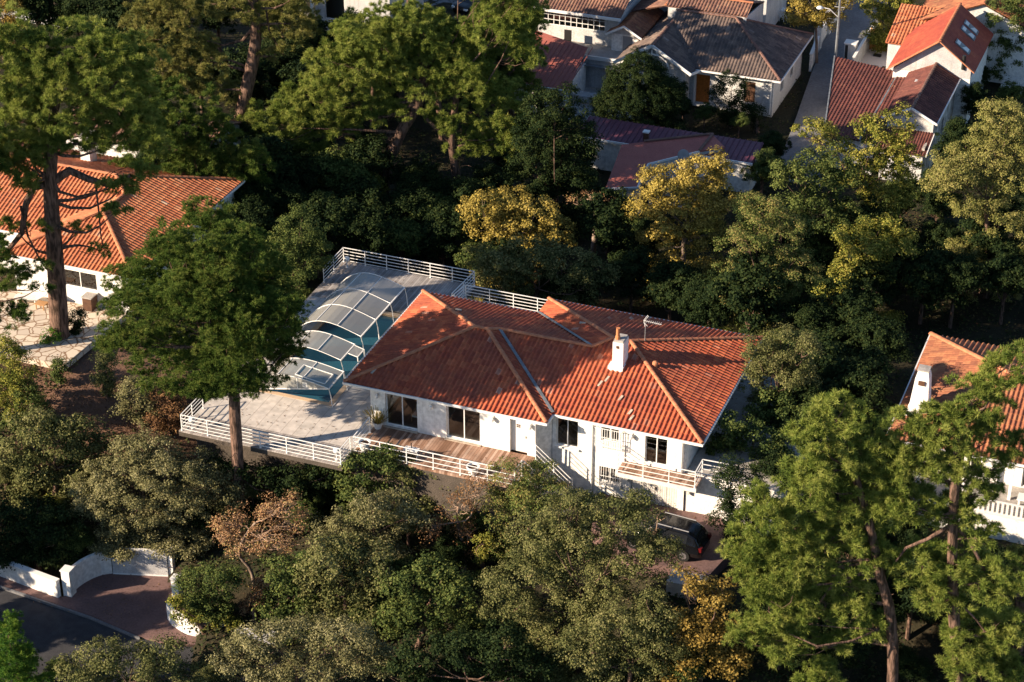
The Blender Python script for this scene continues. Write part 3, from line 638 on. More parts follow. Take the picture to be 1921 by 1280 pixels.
# loose pale tiles
for u, v in ((13.5,3.4),(13.75,3.8),(15.7,1.9),(15.9,1.55),(14.9,2.7),(3.4,8.2),(10.6,9.0),(1.3,.9)):
    z = E_+K*((v-1) if u > 11 and v < 6 else v if v < 2 else 11-v if u > 5 else u)+.11
    if (u, v) == (3.4,8.2): z = E_+K*2.8+.1
    if (u, v) == (10.6,9.0): z = E_+K*3.4+.1
    m = MB(); m.bar((u-.05,v,z-.03), (u+.05,v+.36,z+.09), .13, .05) if u > 11 or v < 2 else m.box(u-.18,u+.18,v-.07,v+.07,z-.02,z+.05); m.build('replacement_tile', 'stone', roof)
# balcony
m = MB(); m.box(15.65,20.0,.1,1.295,.14,.32); bal = m.build('balcony', 'deck_brown', H)
m = MB(); m.box(15.6,20.05,.03,.098,.1,.33); m.box(15.58,15.648,.1,1.29,.1,.33)
for u in (15.9, 19.3): m.bar((u,1.29,-.75), (u,.4,.08), .1, .12); m.bar((u,1.25,-.95), (u,1.25,.1), .12)
m.build('bracket', 'white_wood', bal)
m = MB(); m.box(19.1,24.4,1.395,1.418,-3.0,.298); m.build('retaining_wall', 'render_white', H)
# furniture seen through the doors
t = thing('armchair', 3.7, 1.6, 0.0, 'wooden armchair with pale cushion behind the left glass door', 'armchair')
m = MB()
for a in (-.3,.3):
    m.bar((3.7+a,1.3,0), (3.7+a,1.3,.55), .05); m.bar((3.7+a,1.9,0), (3.7+a,1.95,.75), .05); m.bar((3.7+a,1.25,.55), (3.7+a,1.95,.55), .06, .04)
m.build('frame', 'chair_wood', t); m = MB(); m.box(3.42,3.98,1.3,1.88,.3,.42); m.build('seat', 'cushion', t); m = MB(); m.bar((3.7,1.85,.4), (3.7,2.0,.85), .5, .1, up=(0,1,0)); m.build('backrest', 'cushion', t)
t = thing('dining_table', 7.0, 2.4, 0.0, 'dark wooden table inside the room behind the right glass door', 'table')
m = MB(); m.box(6.3,7.7,2.0,2.9,.70,.74); m.build('tabletop', 'dark_wood', t)
for a in (6.4,7.6):
    for b in (2.1,2.8): m = MB(); m.box(a-.03,a+.03,b-.03,b+.03,0,.70); m.build('leg', 'dark_wood', t)
# aerial on the roof
t = thing('tv_aerial', 14.75, 7.4, 3.9, 'thin metal television aerial on the rear tiles by the chimney', 'aerial')
m = MB(); m.tube([(14.75,7.4,3.9),(14.75,7.4,5.5)], .014, 6); m.build('mast', 'grey_metal', t)
m = MB(); m.bar((14.65,7.4,5.45), (15.7,7.3,5.45), .015)
for k in range(8): u = 14.85+k*.11; m.bar((u,7.2,5.45), (u,7.55,5.45), .01)
for s in (-1,1): m.bar((14.65,7.4,5.45), (14.8,7.4+.25*s,5.45+.22*s), .018); m.bar((14.65,7.4,5.35), (14.9,7.4+.08*s,5.45+.28*s), .014)
m.build('antenna_head', 'white_paint', t)

# railings of the main house
railing([(-7.95,-1.6,.02),(-7.95,-4.05,.02),(1.6,-4.05,.02),(1.6,-2.8,.02)], 'white tube railing round the front edge of the pale pool terrace', nrail=4)
railing([(-8.0,14.1,.03),(-8.0,17.0,.03),(.82,17.0,.03),(.6,13.95,.03)], 'white tube railing in shade round the grey deck behind the pool cover', nrail=4)
railing([(.75,13.9,.03),(.98,15.2,.03),(7.15,15.2,.03)], 'sunlit white tube railing behind the main roof with a planter inside it', nrail=4)
railing([(1.75,-.6,.03),(1.75,-2.7,.03),(11.0,-2.7,.03),(11.0,-1.65,.03)], 'white tube railing along the brown deck in front of the glass doors', nrail=3)
railing([(11.12,.1,0.0),(13.2,.1,-1.75)], 'sloping white stair railing next to the house wall', nrail=3, h=1.0, spacing=1.3)
railing([(11.05,-1.6,0.0),(13.3,-1.6,-1.7)], 'sloping white stair railing half hidden by the light green tree', nrail=3, h=1.0, spacing=1.3)
railing([(15.7,1.25,.32),(15.7,.13,.32),(19.95,.13,.32),(19.95,1.45,.3),(21.6,1.5,.3)], 'white tube railing round the small balcony over the garage', nrail=3, spacing=1.45)

# ================================================================ POOL ENCLOSURE
PE = thing('pool_enclosure', -4, 1.1, 0, 'arched telescopic pool cover of smoky sheets in a white frame', 'pool cover')
def enc_seg(v0, v1, uR, zR, hp, bays, uL=-6.55, door=False):
    """one shell: from the ground on the left, over the crown, down to the gutter on the right"""
    us = np.linspace(0, 1, 13)
    def prof(t):
        u = uL+(uR-uL)*t
        z = .08+(zR-.08)*t + (hp)*math.sin(math.pi*min(1, t**.72))*1.0
        return u, z
    pts = [prof(t) for t in us]
    vs = [v0+(v1-v0)*k/bays for k in range(bays+1)]
    for a, b in zip(vs, vs[1:]):
        m = MB()
        for (u0, z0), (u1, z1) in zip(pts, pts[1:]): m.quad((u0,a+.03,z0),(u1,a+.03,z1),(u1,b-.03,z1),(u0,b-.03,z0))
        m.build('sheet', 'polycarbonate', PE, smooth=True)
    for v in vs:
        m = MB(); m.tube([(u, v, z+.012) for u, z in pts], .023, 6); ar = m.build('arch', 'white_paint', PE, smooth=True)
        m = MB(); m.tube([(uR, v, zR), (uR+.11, v+.0, zR*.6), (uR+.17, v, .02)], .026, 6); m.build('leg', 'white_paint', ar, smooth=True)
    m = MB(); m.bar((uR,v0-.02,zR), (uR,v1+.02,zR), .06, .07); m.build('side_beam', 'white_paint', PE)
    for t in (.38, .68):
        u, z = prof(t); m = MB(); m.bar((u,v0,z+.02), (u,v1,z+.02), .035, .03); m.build('rib', 'white_paint', PE)
    m = MB(); m.bar((uL,v0,.06), (uL,v1,.06), .08, .1); m.build('side_beam', 'white_paint', PE)
    return pts, prof
pts, prof = enc_seg(1.03, 3.0, -1.45, 1.2, .92, 1)
enc_seg(4.1, 6.0, -2.15, 1.2, 1.02, 1, uL=-6.65)
enc_seg(6.88, 13.2, -2.17, 1.25, 1.18, 3, uL=-6.75)
# front end panel: straight bar from the left foot to the head of the right leg, glazed above it
m = MB(); m.bar((-6.55,1.03,.12), (-1.45,1.03,1.2), .06, .05)
for t in (.3,.62): u, z = prof(t); zb = .12+(1.08)*t; m.bar((u,1.03,zb), (u,1.03,z), .04)
ep = m.build('end_frame', 'white_paint', PE)
m = MB()
q = [(u, z) for u, z in pts]
for k in range(len(q)-1):
    za = .12+1.08*(k/12); zb_ = .12+1.08*((k+1)/12); m.quad((q[k][0],1.04,za),(q[k+1][0],1.04,zb_),(q[k+1][0],1.04,max(zb_,q[k+1][1])),(q[k][0],1.04,max(za,q[k][1])))
m.build('sheet', 'polycarbonate', ep)
u, z = prof(.72); m = MB(); m.box(u-.17,u+.12,1.012,1.02,z-.47,z-.14); pl = m.build('notice_plate', 'plastic_white', ep)
m = MB()
for k in range(4): m.box(u-.12, u+.07-.03*(k % 2), 1.006, 1.010, z-.24-k*.055, z-.22-k*.055)
m.build('print', 'grey_metal', pl)
# skylight hatch in the front shell and the raised flap of the middle shell
m = MB(); u0, z0 = prof(.58); u1, z1 = prof(.93)
for a, b in (((u0,1.25,z0+.05),(u1,1.25,z1+.05)), ((u0,2.35,z0+.05),(u1,2.35,z1+.05)), ((u0,1.25,z0+.05),(u0,2.35,z0+.05)), ((u1,1.25,z1+.05),(u1,2.35,z1+.05))): m.bar(a, b, .045)
m.build('hatch', 'white_paint', PE)
m = MB(); m.bar((-2.15,5.9,1.22), (-1.45,5.75,1.15), .04); m.bar((-2.15,4.95,1.22), (-1.45,4.85,1.15), .04); m.bar((-1.45,4.85,1.15), (-1.45,5.75,1.15), .05); m.bar((-1.45,5.75,1.15), (-1.4,5.75,.05), .045); m.bar((-1.45,4.85,1.15), (-1.4,4.85,.05), .045)
sd = m.build('side_door', 'white_paint', PE); m = MB(); m.quad((-2.15,4.95,1.22),(-1.45,4.85,1.15),(-1.45,5.75,1.15),(-2.15,5.9,1.22)); m.build('sheet', 'polycarbonate', sd)
m = MB(); m.box(-1.34,-1.28,1.0,13.5,.022,.045); m.box(-1.98,-1.94,4.0,13.5,.022,.04); m.box(-6.85,-6.8,1.0,13.5,.022,.04); m.build('floor_rail', 'grey_metal', PE)

# ---------------------------------------------------------------- small things on the terraces
def deck_lamp(u, v, z, label):
    t = thing('globe_lamp', u, v, z, label, 'lamp', 'globe lamps on the pool terrace')
    m = MB(); m.lathe(u, v, [(.09,z),(.09,z+.03),(.035,z+.05),(.035,z+.42)], 10); m.build('stem', 'white_paint', t)
    m = MB(); m.lathe(u, v, [(.05,z+.42),(.15,z+.47),(.19,z+.58),(.16,z+.70),(.06,z+.76)], 12); m.build('globe', 'lamp_white', t, smooth=True)
deck_lamp(-7.5,16.4,.03,'white globe lamp in the far corner of the grey deck'); deck_lamp(-7.5,-3.7,.03,'white globe lamp at the near left corner of the pool terrace')
deck_lamp(1.2,-3.7,.03,'white globe lamp at the near right corner of the pool terrace')
def pot(u, v, z, r, h, label, m_='plastic_white', plant=None, group=None):
    t = thing('flower_pot', u, v, z, label, 'flower pot', group)
    m = MB(); m.lathe(u, v, [(r*.65,z),(r,z+h*.9),(r*1.1,z+h*.92),(r*1.1,z+h),(r*.9,z+h),(r*.85,z+h*.85)], 14); m.build('pot', m_, t, smooth=False)
    m = MB(); m.lathe(u, v, [(r*.86,z+h*.84),(r*.5,z+h*.87)], 12); m.build('earth', 'soil', t)
    if plant:
        V = []; Rn = []
        n, pr, ph = plant[1], plant[2], plant[3]
        for _ in range(n):
            a = random.random()*6.28; rr = random.random()**.5*pr*.4; el = random.uniform(.5,1.4); L = ph*random.uniform(.5,1)
            p0 = np.array([math.cos(a)*rr, math.sin(a)*rr, z+h*.85]) - np.array([0,0,z]); d = np.array([math.cos(a)*math.cos(el), math.sin(a)*math.cos(el), math.sin(el)])
            s = np.cross(d, [0,0,1]); s = s/np.linalg.norm(s)*.014
            V += [p0-s*.6, p0+s*.6, p0+d*L+s, p0+d*L-s]; Rn.append(random.random())
        V = np.array(V); o = npmesh('foliage', V, np.arange(len(V)).reshape(-1, 4), plant[0], Rn, t)
pot(1.95,.0,.03,.28,.4,'white pot of tall dry grass against the house corner', plant=('leaf_gold', 170, .7, .95))
pot(2.2,-2.3,.03,.33,.55,'large round white pot at the left end of the brown deck')
pot(8.5,-2.35,.03,.34,.5,'large round white pot near the middle of the brown deck rail')
pot(2.0,14.2,.03,.42,.35,'low white bowl with a dry round plant on the rear terrace', plant=('leaf_gold', 160, .8, .6))
t = thing('folding_table', 4.85, -2.1, .03, 'small white folding table with a dark parasol foot by the deck rail', 'table')
m = MB(); m.box(4.45,5.25,-2.3,-1.85,.55,.58); m.build('tabletop', 'plastic_white', t)
for a in (4.5, 5.2): m = MB(); m.bar((a,-2.3,.03), (a,-1.9,.55), .03); m.bar((a,-1.9,.03), (a,-2.3,.55), .03); m.build('leg', 'plastic_white', t)
m = MB(); m.tube([(4.85,-2.08,.58),(4.85,-2.08,.95)], .03, 8); m.build('pole', 'black_plastic', t)

# ================================================================ OTHER BUILDINGS
def base_thing(name, poly, z, label, cat='house', group=None):
    P_ = np.array(poly); return thing(name, float(P_[:,0].mean()), float(P_[:,1].mean()), z, label, cat, group)
def boxwalls(t, u0, u1, v0, v1, z0, z1, m_='render_white', ops=(), name='wall', th=.25):
    """four walls; ops: {side: [openings]} with side f,r,b,l measured along the wall from its left end seen from outside"""
    ops = dict(ops); m = MB()
    wall(m, (u0,v0), (u1,v0), z0, z1, th, ops.get('f', ())); wall(m, (u1,v0+th+.002), (u1,v1-th-.002), z0, z1, th, ops.get('r', ()))
    wall(m, (u1,v1), (u0,v1), z0, z1, th, ops.get('b', ())); wall(m, (u0,v1-th-.002), (u0,v0+th+.002), z0, z1, th, ops.get('l', ()))
    return m.build(name, m_, t)
# ---- left house
zg = .5
t = base_thing('left_house', [(-26,8),(-16,14)], zg, 'white house with peach tile roof half hidden behind the tall pine at left')
k = .33; e = 3.1; acc = []
slope(acc, [(-25,5.4),(-16.1,5.4),(-20.55,9.85)], lambda u, v: e+k*(v-5.4), 'v', 1, nsub=5)
slope(acc, [(-25,5.4),(-20.55,9.85),(-20.55,12.45),(-25,8)], lambda u, v: e+k*(u+25), 'u', 1, nsub=5)
slope(acc, [(-36,8),(-25,8),(-20.55,12.45),(-21.9,13.8),(-36,13.8)], lambda u, v: e+k*(v-8), 'v', 1, nsub=5)
slope(acc, [(-16.1,5.4),(-16.1,19.6),(-21.9,13.8),(-20.55,12.45),(-20.55,9.85)], lambda u, v: e+k*(-16.1-u), 'u', -1, nsub=5)
slope(acc, [(-16.1,19.6),(-21.9,13.8),(-36,13.8),(-36,19.6)], lambda u, v: e+k*(19.6-v), 'v', -1, nsub=5)
rf = roofobj(acc, 'roof', 'tile_peach', t); m = MB()
for p, q in (((-25,5.4,e),(-20.55,9.85,e+k*4.45)), ((-16.1,5.4,e),(-20.55,9.85,e+k*4.45)), ((-20.55,9.85,e+k*4.45),(-20.55,12.45,e+k*4.45)), ((-20.55,12.45,e+k*4.45),(-21.9,13.8,e+k*5.8)), ((-16.1,19.6,e),(-21.9,13.8,e+k*5.8)), ((-36,13.8,e+k*5.8),(-21.9,13.8,e+k*5.8))):
    caps(m, (p[0],p[1],p[2]+.05), (q[0],q[1],q[2]+.05))
m.build('ridge_tiles', 'ridge_tile', rf)
m = MB(); m.bar((-25.05,5.37,e-.03), (-16.06,5.37,e-.03), .08, .12); m.bar((-36,7.96,e-.03), (-25.0,7.96,e-.03), .08, .12); m.bar((-16.06,5.37,e-.03), (-16.06,19.6,e-.03), .08, .12); m.build('gutter', 'white_paint', t)
m = MB(); wall(m, (-24.6,5.8), (-16.6,5.8), zg-.6, e-.08, .3, [(3.4,5.7,1.45,2.6)]); wall(m, (-16.6,6.1), (-16.6,19.2), zg-.6, e-.08, .3, [(5,7,1.4,2.5)])
wall(m, (-24.6,8.5), (-24.6,6.1), zg-.6, e-.08, .3); wall(m, (-36,8.5), (-24.6,8.5), zg-.6, e-.08, .3, [(6,9,zg+.02,2.7)]); wall(m, (-16.9,19.2), (-36,19.2), zg-.6, e-.08, .3)
m.build('wall', 'render_white', t)
m = MB(); m.box(-35,-16.95,9.5,9.6,zg,3.0); m.build('partition', 'interior_wall', t)
window(t, (-21.2,5.8), (-18.9,5.8), 1.45, 2.6, 2, 1, .12, sill=True); window(t, (-30,8.5), (-27,8.5), zg+.02, 2.7, 3, 1, .12, name='sliding_door'); window(t, (-16.6,11.1), (-16.6,13.1), 1.4, 2.5, 2, 1, .12)
m = MB(); m.prism([(-26.2,16.6),(-25.5,16.6),(-25.5,17.4),(-26.2,17.4)], 3.6, 5.9); ch = m.build('chimney', 'render_white', t); m = MB(); m.box(-26.3,-25.4,16.5,17.5,5.9,6.0); m.build('cap', 'concrete', ch)
# lounger and firewood box on the stone terrace
t = thing('garden_lounger', -22.9, 4.6, zg, 'pale slatted sun lounger on the stone paving before the white wall', 'sun lounger')
m = MB(); m.bar((-23.9,4.5,.82), (-22.5,4.9,.82), .6, .05); m.build('seat', 'white_wood', t); m = MB(); m.bar((-22.5,4.9,.84), (-21.9,5.05,1.2), .6, .05); m.build('backrest', 'white_wood', t)
for a, b in ((-23.7,4.35),(-23.6,4.75),(-22.6,4.65),(-22.5,5.05)): m = MB(); m.box(a-.03,a+.03,b-.03,b+.03,zg,.80); m.build('leg', 'white_wood', t)
t = thing('side_table', -21.9, 4.3, zg, 'low wooden table beside the lounger on the stone paving', 'table')
m = MB(); m.box(-22.3,-21.6,4.1,4.6,.82,.86); m.build('tabletop', 'chair_wood', t)
for a in (-22.2,-21.7):
    for b in (4.15,4.55): m = MB(); m.box(a-.025,a+.025,b-.025,b+.025,zg,.82); m.build('leg', 'chair_wood', t)
t = thing('garden_box', -19.2, 5.3, zg, 'greenish wooden storage box against the white wall below the window', 'box')
m = MB(); m.box(-19.5,-18.9,5.0,5.7,zg,1.35); m.build('body', 'dark_wood', t); m = MB(); m.box(-19.54,-18.86,4.96,5.74,1.352,1.42); m.build('lid', 'concrete', t)
# ---- house behind the left house
t = base_thing('rear_left_house', [(-30,22),(-19,28)], -.3, 'dim tiled roof with a pale chimney beyond the peach roofed house')
acc = []; slope(acc, [(-31,21.5),(-20,21.5),(-20,24.5),(-31,24.5)], lambda u, v: 3.2+.35*(v-21.5), 'v', 1, nsub=4); slope(acc, [(-31,24.5),(-20,24.5),(-20,27.5),(-31,27.5)], lambda u, v: 3.2+.35*(27.5-v), 'v', -1, nsub=4)
rf = roofobj(acc, 'roof', 'tile_mixed', t); m = MB(); caps(m, (-31,24.5,4.3), (-20,24.5,4.3)); m.build('ridge_tiles', 'ridge_dark', rf)
boxwalls(t, -30.7, -20.3, 21.9, 27.1, -1, 3.2)
m = MB(); m.prism([(-25.9,22.6),(-25.2,22.6),(-25.2,23.3),(-25.9,23.3)], 3.4, 5.7); m.build('chimney', 'render_dirty', t)
# ---- right house with veranda
t = base_thing('right_house', [(29,8),(40,20)], -2.8, 'house at the right edge with weathered brown tiles and a tapering white chimney')
k = .27; e = .6; acc = []
slope(acc, [(28.3,8),(34.3,14),(28.3,20)], lambda u, v: e+k*(u-28.3), 'u', 1)
slope(acc, [(28.3,8),(48,8),(48,14),(34.3,14)], lambda u, v: e+k*(v-8), 'v', 1)
slope(acc, [(28.3,20),(34.3,14),(48,14),(48,20)], lambda u, v: e+k*(20-v), 'v', -1, pitch=.3, amp=.075)
rf = roofobj(acc, 'roof', 'tile_brown', t); m = MB()
for p, q in (((28.3,8,e),(34.3,14,e+k*6)), ((28.3,20,e),(34.3,14,e+k*6)), ((34.3,14,e+k*6),(48,14,e+k*6))): caps(m, (p[0],p[1],p[2]+.06), (q[0],q[1],q[2]+.06), r=.15)
m.build('ridge_tiles', 'ridge_tile', rf)
m = MB()
b4 = [(28.75,10.35),(30.0,10.35),(30.0,11.5),(28.75,11.5)]; c4 = [(29.1,10.6),(29.85,10.6),(29.85,11.35),(29.1,11.35)]
base = len(m.v); zz = [(b4,.8),([(28.95,10.5),(29.95,10.5),(29.95,11.4),(28.95,11.4)],1.5),(c4,3.1),([(29.2,10.7),(29.75,10.7),(29.75,11.25),(29.2,11.25)],3.55)]
for pl_, z in zz: m.v += [(p[0], p[1], z) for p in pl_]
for i_ in range(3):
    for k_ in range(4): a = i_*4+k_; b_ = i_*4+(k_+1) % 4; m.f.append((a, b_, b_+4, a+4))
m.f.append((12,13,14,15)); ch = m.build('chimney', 'render_white', t)
m = MB(); m.box(29.3,29.65,10.5,10.66,2.75,3.0); m.build('vent', 'dark_wood', ch); m = MB(); m.box(29.15,29.8,10.65,11.3,3.552,3.62); m.build('cap', 'concrete', ch)
m = MB(); m.bar((28.27,7.96,e-.02), (48,7.96,e-.02), .09, .12); m.bar((28.26,8,e-.02), (28.26,20,e-.02), .08, .12); m.build('gutter', 'white_paint', t)
m = MB(); wall(m, (28.9,9.6), (48,9.6), -3.2, e-.02, .3, [(3.2,4.4,-1.78,.2),(6.6,8.4,-1.78,.2)]); wall(m, (28.9,19.4), (28.9,9.9), -3.2, e-.02, .3); m.build('wall', 'render_white', t)
window(t, (32.1,9.6), (33.3,9.6), -1.78, .2, 2, 1, .12, name='sliding_door'); window(t, (35.5,9.6), (37.3,9.6), -1.78, .2, 2, 1, .12, name='sliding_door')
m = MB(); m.box(29.2,48,6.55,9.55,-1.95,-1.8); m.build('veranda_floor', 'concrete', t)
m = MB(); m.box(28.9,48,6.3,6.52,-3.2,-1.78); m.box(28.9,29.15,6.55,9.55,-3.2,-1.78); m.build('veranda_wall', 'render_white', t)
for u in (30.2, 32.6, 35.1, 37.6): m = MB(); m.box(u-.08,u+.08,8.1,8.26,-1.8,.5); m.build('veranda_post', 'white_paint', t)
tr = thing('veranda_railing', 32.5, 6.4, -1.78, 'white balustrade of flat upright slats on the right house veranda wall', 'railing')
m = MB(); m.box(32.4,40,6.35,6.45,-.95,-.88); m.box(32.4,40,6.36,6.44,-1.68,-1.62); m.build('rail', 'white_wood', tr)
for k_ in range(30): m = MB(); m.box(32.45+k_*.25,32.58+k_*.25,6.38,6.42,-1.62,-.952); m.build('slat', 'white_wood', tr)
tb = thing('veranda_table', 36.2, 8.0, -1.8, 'white table with a terracotta bowl on the right house veranda', 'table')
m = MB(); m.box(35.6,36.9,7.2,7.9,-1.1,-1.05); m.build('tabletop', 'plastic_white', tb)
for a in (35.7,36.8):
    for b in (7.3,7.8): m = MB(); m.box(a-.03,a+.03,b-.03,b+.03,-1.8,-1.1); m.build('leg', 'plastic_white', tb)

# ---- upper town
G0 = -4.0
t = base_thing('glazed_house', [(-11,60),(-4,66)], -1.4, 'white house with a long row of small paned windows under a tiled roof')
acc = []; slope(acc, [(-11.2,59.5),(-4.0,59.5),(-4.0,64.5),(-11.2,64.5)], lambda u, v: 1.15+.33*(v-59.5), 'v', 1, nsub=4); slope(acc, [(-11.2,64.5),(-4.0,64.5),(-4.0,69.5),(-11.2,69.5)], lambda u, v: 1.15+.33*(69.5-v), 'v', -1, nsub=4)
rf = roofobj(acc, 'roof', 'tile_mixed', t); m = MB(); caps(m, (-11.2,64.5,2.85), (-4,64.5,2.85)); m.build('ridge_tiles', 'ridge_tile', rf)
m = MB(); m.bar((-11.3,59.44,1.1), (-3.95,59.44,1.1), .1, .22); m.build('fascia', 'white_paint', t)
boxwalls(t, -11.0, -4.3, 60.0, 69, -3.9, 1.12, 'render_town', ops={'f': [(.35,5.6,-.3,.95)]})
window(t, (-10.65,60.0), (-5.4,60.0), -.3, .95, 11, 3, .08, fw_=.05)
m = MB(); m.box(-10.7,-5.2,61.2,61.3,-1.4,1.1); m.build('partition', 'interior_wall', t)
m = MB(); m.lathe(-5.9, 61.5, [(.12,1.85),(.1,2.1),(.14,2.15),(.12,2.3)], 8); m.build('vent_pipe', 'ridge_tile', rf)
t = base_thing('flat_roof_building', [(-8.6,57.5),(-1.2,60)], G0, 'low flat roofed building with pale wall and dark awning over the courtyard')
boxwalls(t, -8.6, -1.3, 57.45, 59.9, G0, -1.55, 'render_grey', ops={'f': [(1.5,2.4,G0,-2.0),(4.2,5.0,G0,-2.0)]})
m = MB(); m.box(-8.7,-1.2,57.4,59.95,-1.548,-1.42); m.build('roof', 'concrete', t); m = MB(); m.box(-8.75,-1.15,57.28,57.398,-1.6,-1.3); m.build('coping', 'white_paint', t)
m = MB(); m.bar((-6.9,57.0,-1.95), (-2.6,57.0,-1.95), .9, .05, up=(0,.2,1)); m.build('awning', 'zinc', t)
m = MB(); m.box(-7.0,-6.3,57.55,57.6,G0,-2.0); m.box(-4.35,-3.65,57.55,57.6,G0,-2.0); m.build('door', 'dark_wood', t)
# chair and planters on the flat roof
t = thing('garden_chair', -8.1, 58.7, -1.42, 'dark high backed garden chair on the flat roof by the white wall', 'chair')
m = MB(); m.box(-8.4,-7.8,58.4,58.9,-1.0,-.93); m.build('seat', 'black_plastic', t); m = MB(); m.box(-8.4,-7.8,58.9,58.96,-.93,-.1); m.build('backrest', 'black_plastic', t)
for a in (-8.36,-7.84):
    for b in (58.43,58.9): m = MB(); m.box(a-.03,a+.03,b-.03,b+.03,-1.42,-1.0); m.build('leg', 'black_plastic', t)
# annex with red metal roof
t = base_thing('red_roofed_annex', [(-10.5,52),(-5.6,57.8)], G0, 'annex with a faded red ribbed metal roof left of the courtyard')
m = MB(); P4 = [(-10.6,51.4),(-5.4,51.4),(-5.9,57.3),(-10.6,58.6)]; zz = lambda u, v: -1.75+.19*(v-51.4)
m.prism(P4, [zz(*p)-.06 for p in P4], [zz(*p) for p in P4]); rf = m.build('roof', 'metal_red', t)
m = MB()
for k_ in range(14): u = -10.5+k_*.385; m.bar((u,51.4,zz(u,51.4)+.02), (u-.0,57.35,zz(u,57.35)+.02), .045, .05)
m.build('seam', 'metal_red', rf)
m = MB(); m.box(-9.6,-7.3,55.2,56.8,0,0.001); m = MB()
m.bar((-5.42,51.3,zz(0,51.3)-.05), (-10.6,51.3,zz(0,51.3)-.05), .08, .12); m.build('gutter', 'white_paint', t)
boxwalls(t, -10.3, -5.9, 51.8, 57.0, G0, -1.82, ops={'r': [(1.0,1.9,G0,-2.0)]})
# gabled shed
t = base_thing('gabled_shed', [(-4.8,59),(-2.2,65)], -1.4, 'small white gabled shed with orange tiles and a grey door')
acc = []; slope(acc, [(-4.95,58.9),(-3.5,58.9),(-3.5,65),(-4.95,65)], lambda u, v: .0+.55*(u+4.95), 'u', 1, nsub=4); slope(acc, [(-3.5,58.9),(-2.05,58.9),(-2.05,65),(-3.5,65)], lambda u, v: .55*(-2.05-u), 'u', -1, nsub=4)
rf = roofobj(acc, 'roof', 'tile_brown', t)
m = MB(); m.bar((-4.98,58.86,0), (-3.5,58.86,.84), .06, .16); m.bar((-3.5,58.86,.84), (-2.02,58.86,0), .06, .16); m.build('bargeboard', 'white_paint', t)
boxwalls(t, -4.6, -2.35, 59.3, 64.8, -3.9, .0, ops={'f': [(.9,1.7,-1.4,-.1)]})
m = MB(); m.quad((-4.6,59.32,.0),(-2.35,59.32,0),(-3.48,59.32,.72)); m.build('gable', 'render_town', t); m = MB(); m.box(-3.7,-2.9,59.38,59.42,-1.4,-.1); m.build('door', 'grey_metal', t)
# grey roofed house
t = base_thing('grey_roofed_house', [(0,57),(9.6,67)], G0, 'white house with a weathered grey hipped roof and a carved front gable')
acc = []; k = .5; e = -1.0
slope(acc, [(2.97,57),(9.6,57),(4.6,62),(-.2,62),(-.2,60.8)], lambda u, v: e+k*(v-57), 'v', 1, nsub=4)
slope(acc, [(9.6,57),(9.6,67),(4.6,62)], lambda u, v: e+k*(9.6-u), 'u', -1, nsub=4)
slope(acc, [(9.6,67),(4.6,62),(-.2,62),(-3.1,67)], lambda u, v: e+k*(67-v), 'v', -1, nsub=4)
slope(acc, [(-.2,55.8),(-.2,60.8),(2.97,57),(2.97,55.8)], lambda u, v: .9-.6*(u+.2), 'u', -1, nsub=4)
slope(acc, [(-3.2,55.8),(-.2,55.8),(-.2,66),(-3.2,66)], lambda u, v: .9-.6*(-.2-u), 'u', 1, nsub=4)
rf = roofobj(acc, 'roof', 'tile_grey', t); m = MB()
for p, q in (((9.6,57,e),(4.6,62,e+k*5)), ((9.6,67,e),(4.6,62,e+k*5)), ((4.6,62,e+k*5),(-.2,62,e+k*5))): caps(m, (p[0],p[1],p[2]+.05), (q[0],q[1],q[2]+.05))
m.build('ridge_tiles', 'ridge_dark', rf); m = MB(); caps(m, (-.2,55.8,.95), (-.2,62,.95)); m.build('ridge_tiles', 'ridge_dark', rf)
m = MB(); m.quad((-.2,62,.85),(-.2,60.8,.85),(-.2,62,1.5)); m.build('gable', 'render_town', t)
m = MB(); m.bar((2.97,55.72,-.98), (-.2,55.72,.92), .07, .24); m.bar((-.2,55.72,.92), (-3.25,55.72,-.9), .07, .24); m.bar((2.9,55.72,-1.0), (3.3,56.9,-1.08), .07, .2)
m.build('bargeboard', 'white_paint', t)
m = MB()
arc = [(-.2+1.35*math.cos(a), 55.8, -.75+1.0*math.sin(a)) for a in np.linspace(.15, math.pi-.15, 9)]
for p, q in zip(arc, arc[1:]): m.bar(p, q, .08, .1)
for du in (-.6,0,.6): m.bar((-.2+du*.3,55.8,.7), (-.2+du,55.8,.1), .07)
m.build('carved_bracket', 'white_paint', t)
m = MB(); m.bar((3.0,56.93,-1.05), (9.66,56.93,-1.05), .1, .12); m.bar((9.64,56.95,-1.05), (9.64,67,-1.05), .09, .12); m.build('gutter', 'white_paint', t)
m = MB(); wall(m, (2.4,57.5), (9.0,57.5), G0-.3, -1.05, .3, [(.5,1.6,G0,-1.5),(4.3,5.2,G0+.7,-1.6)]); wall(m, (9.0,57.8), (9.0,66.5), G0-.3, -1.05, .3, [(2,2.9,G0+.9,-1.6),(5,5.9,G0+.9,-1.6)])
wall(m, (-2.7,56.4), (2.4,56.4), G0-.3, -1.05, .3, [(2.0,3.1,G0+.6,-1.6)]); wall(m, (2.4,56.7), (2.4,57.5), G0-.3, -1.05, .3); wall(m, (-2.7,66.5), (-2.7,56.7), G0-.3, -1.05, .3); wall(m, (9,66.5), (-2.7,66.5), G0-.3, -1.05, .3)
m.build('wall', 'render_town', t)
m = MB(); m.prism([(-2.7,56.45),(2.3,56.45),(2.3,56.6),(-2.7,56.6)], [-1.05]*4, [-1.0,-1.0,-1.0,-1.0]); m.quad((-2.7,56.5,-1.0),(2.3,56.5,-1.0),(-.2,56.5,.7)); m.build('gable', 'render_town', t)
m = MB(); m.box(2.9,4.0,57.65,57.7,G0+.05,-1.5); m.build('door', 'orange_door', t); m = MB()
for a in (6.72,7.17): m.box(a,a+.42,57.6,57.66,G0+.72,-1.62)
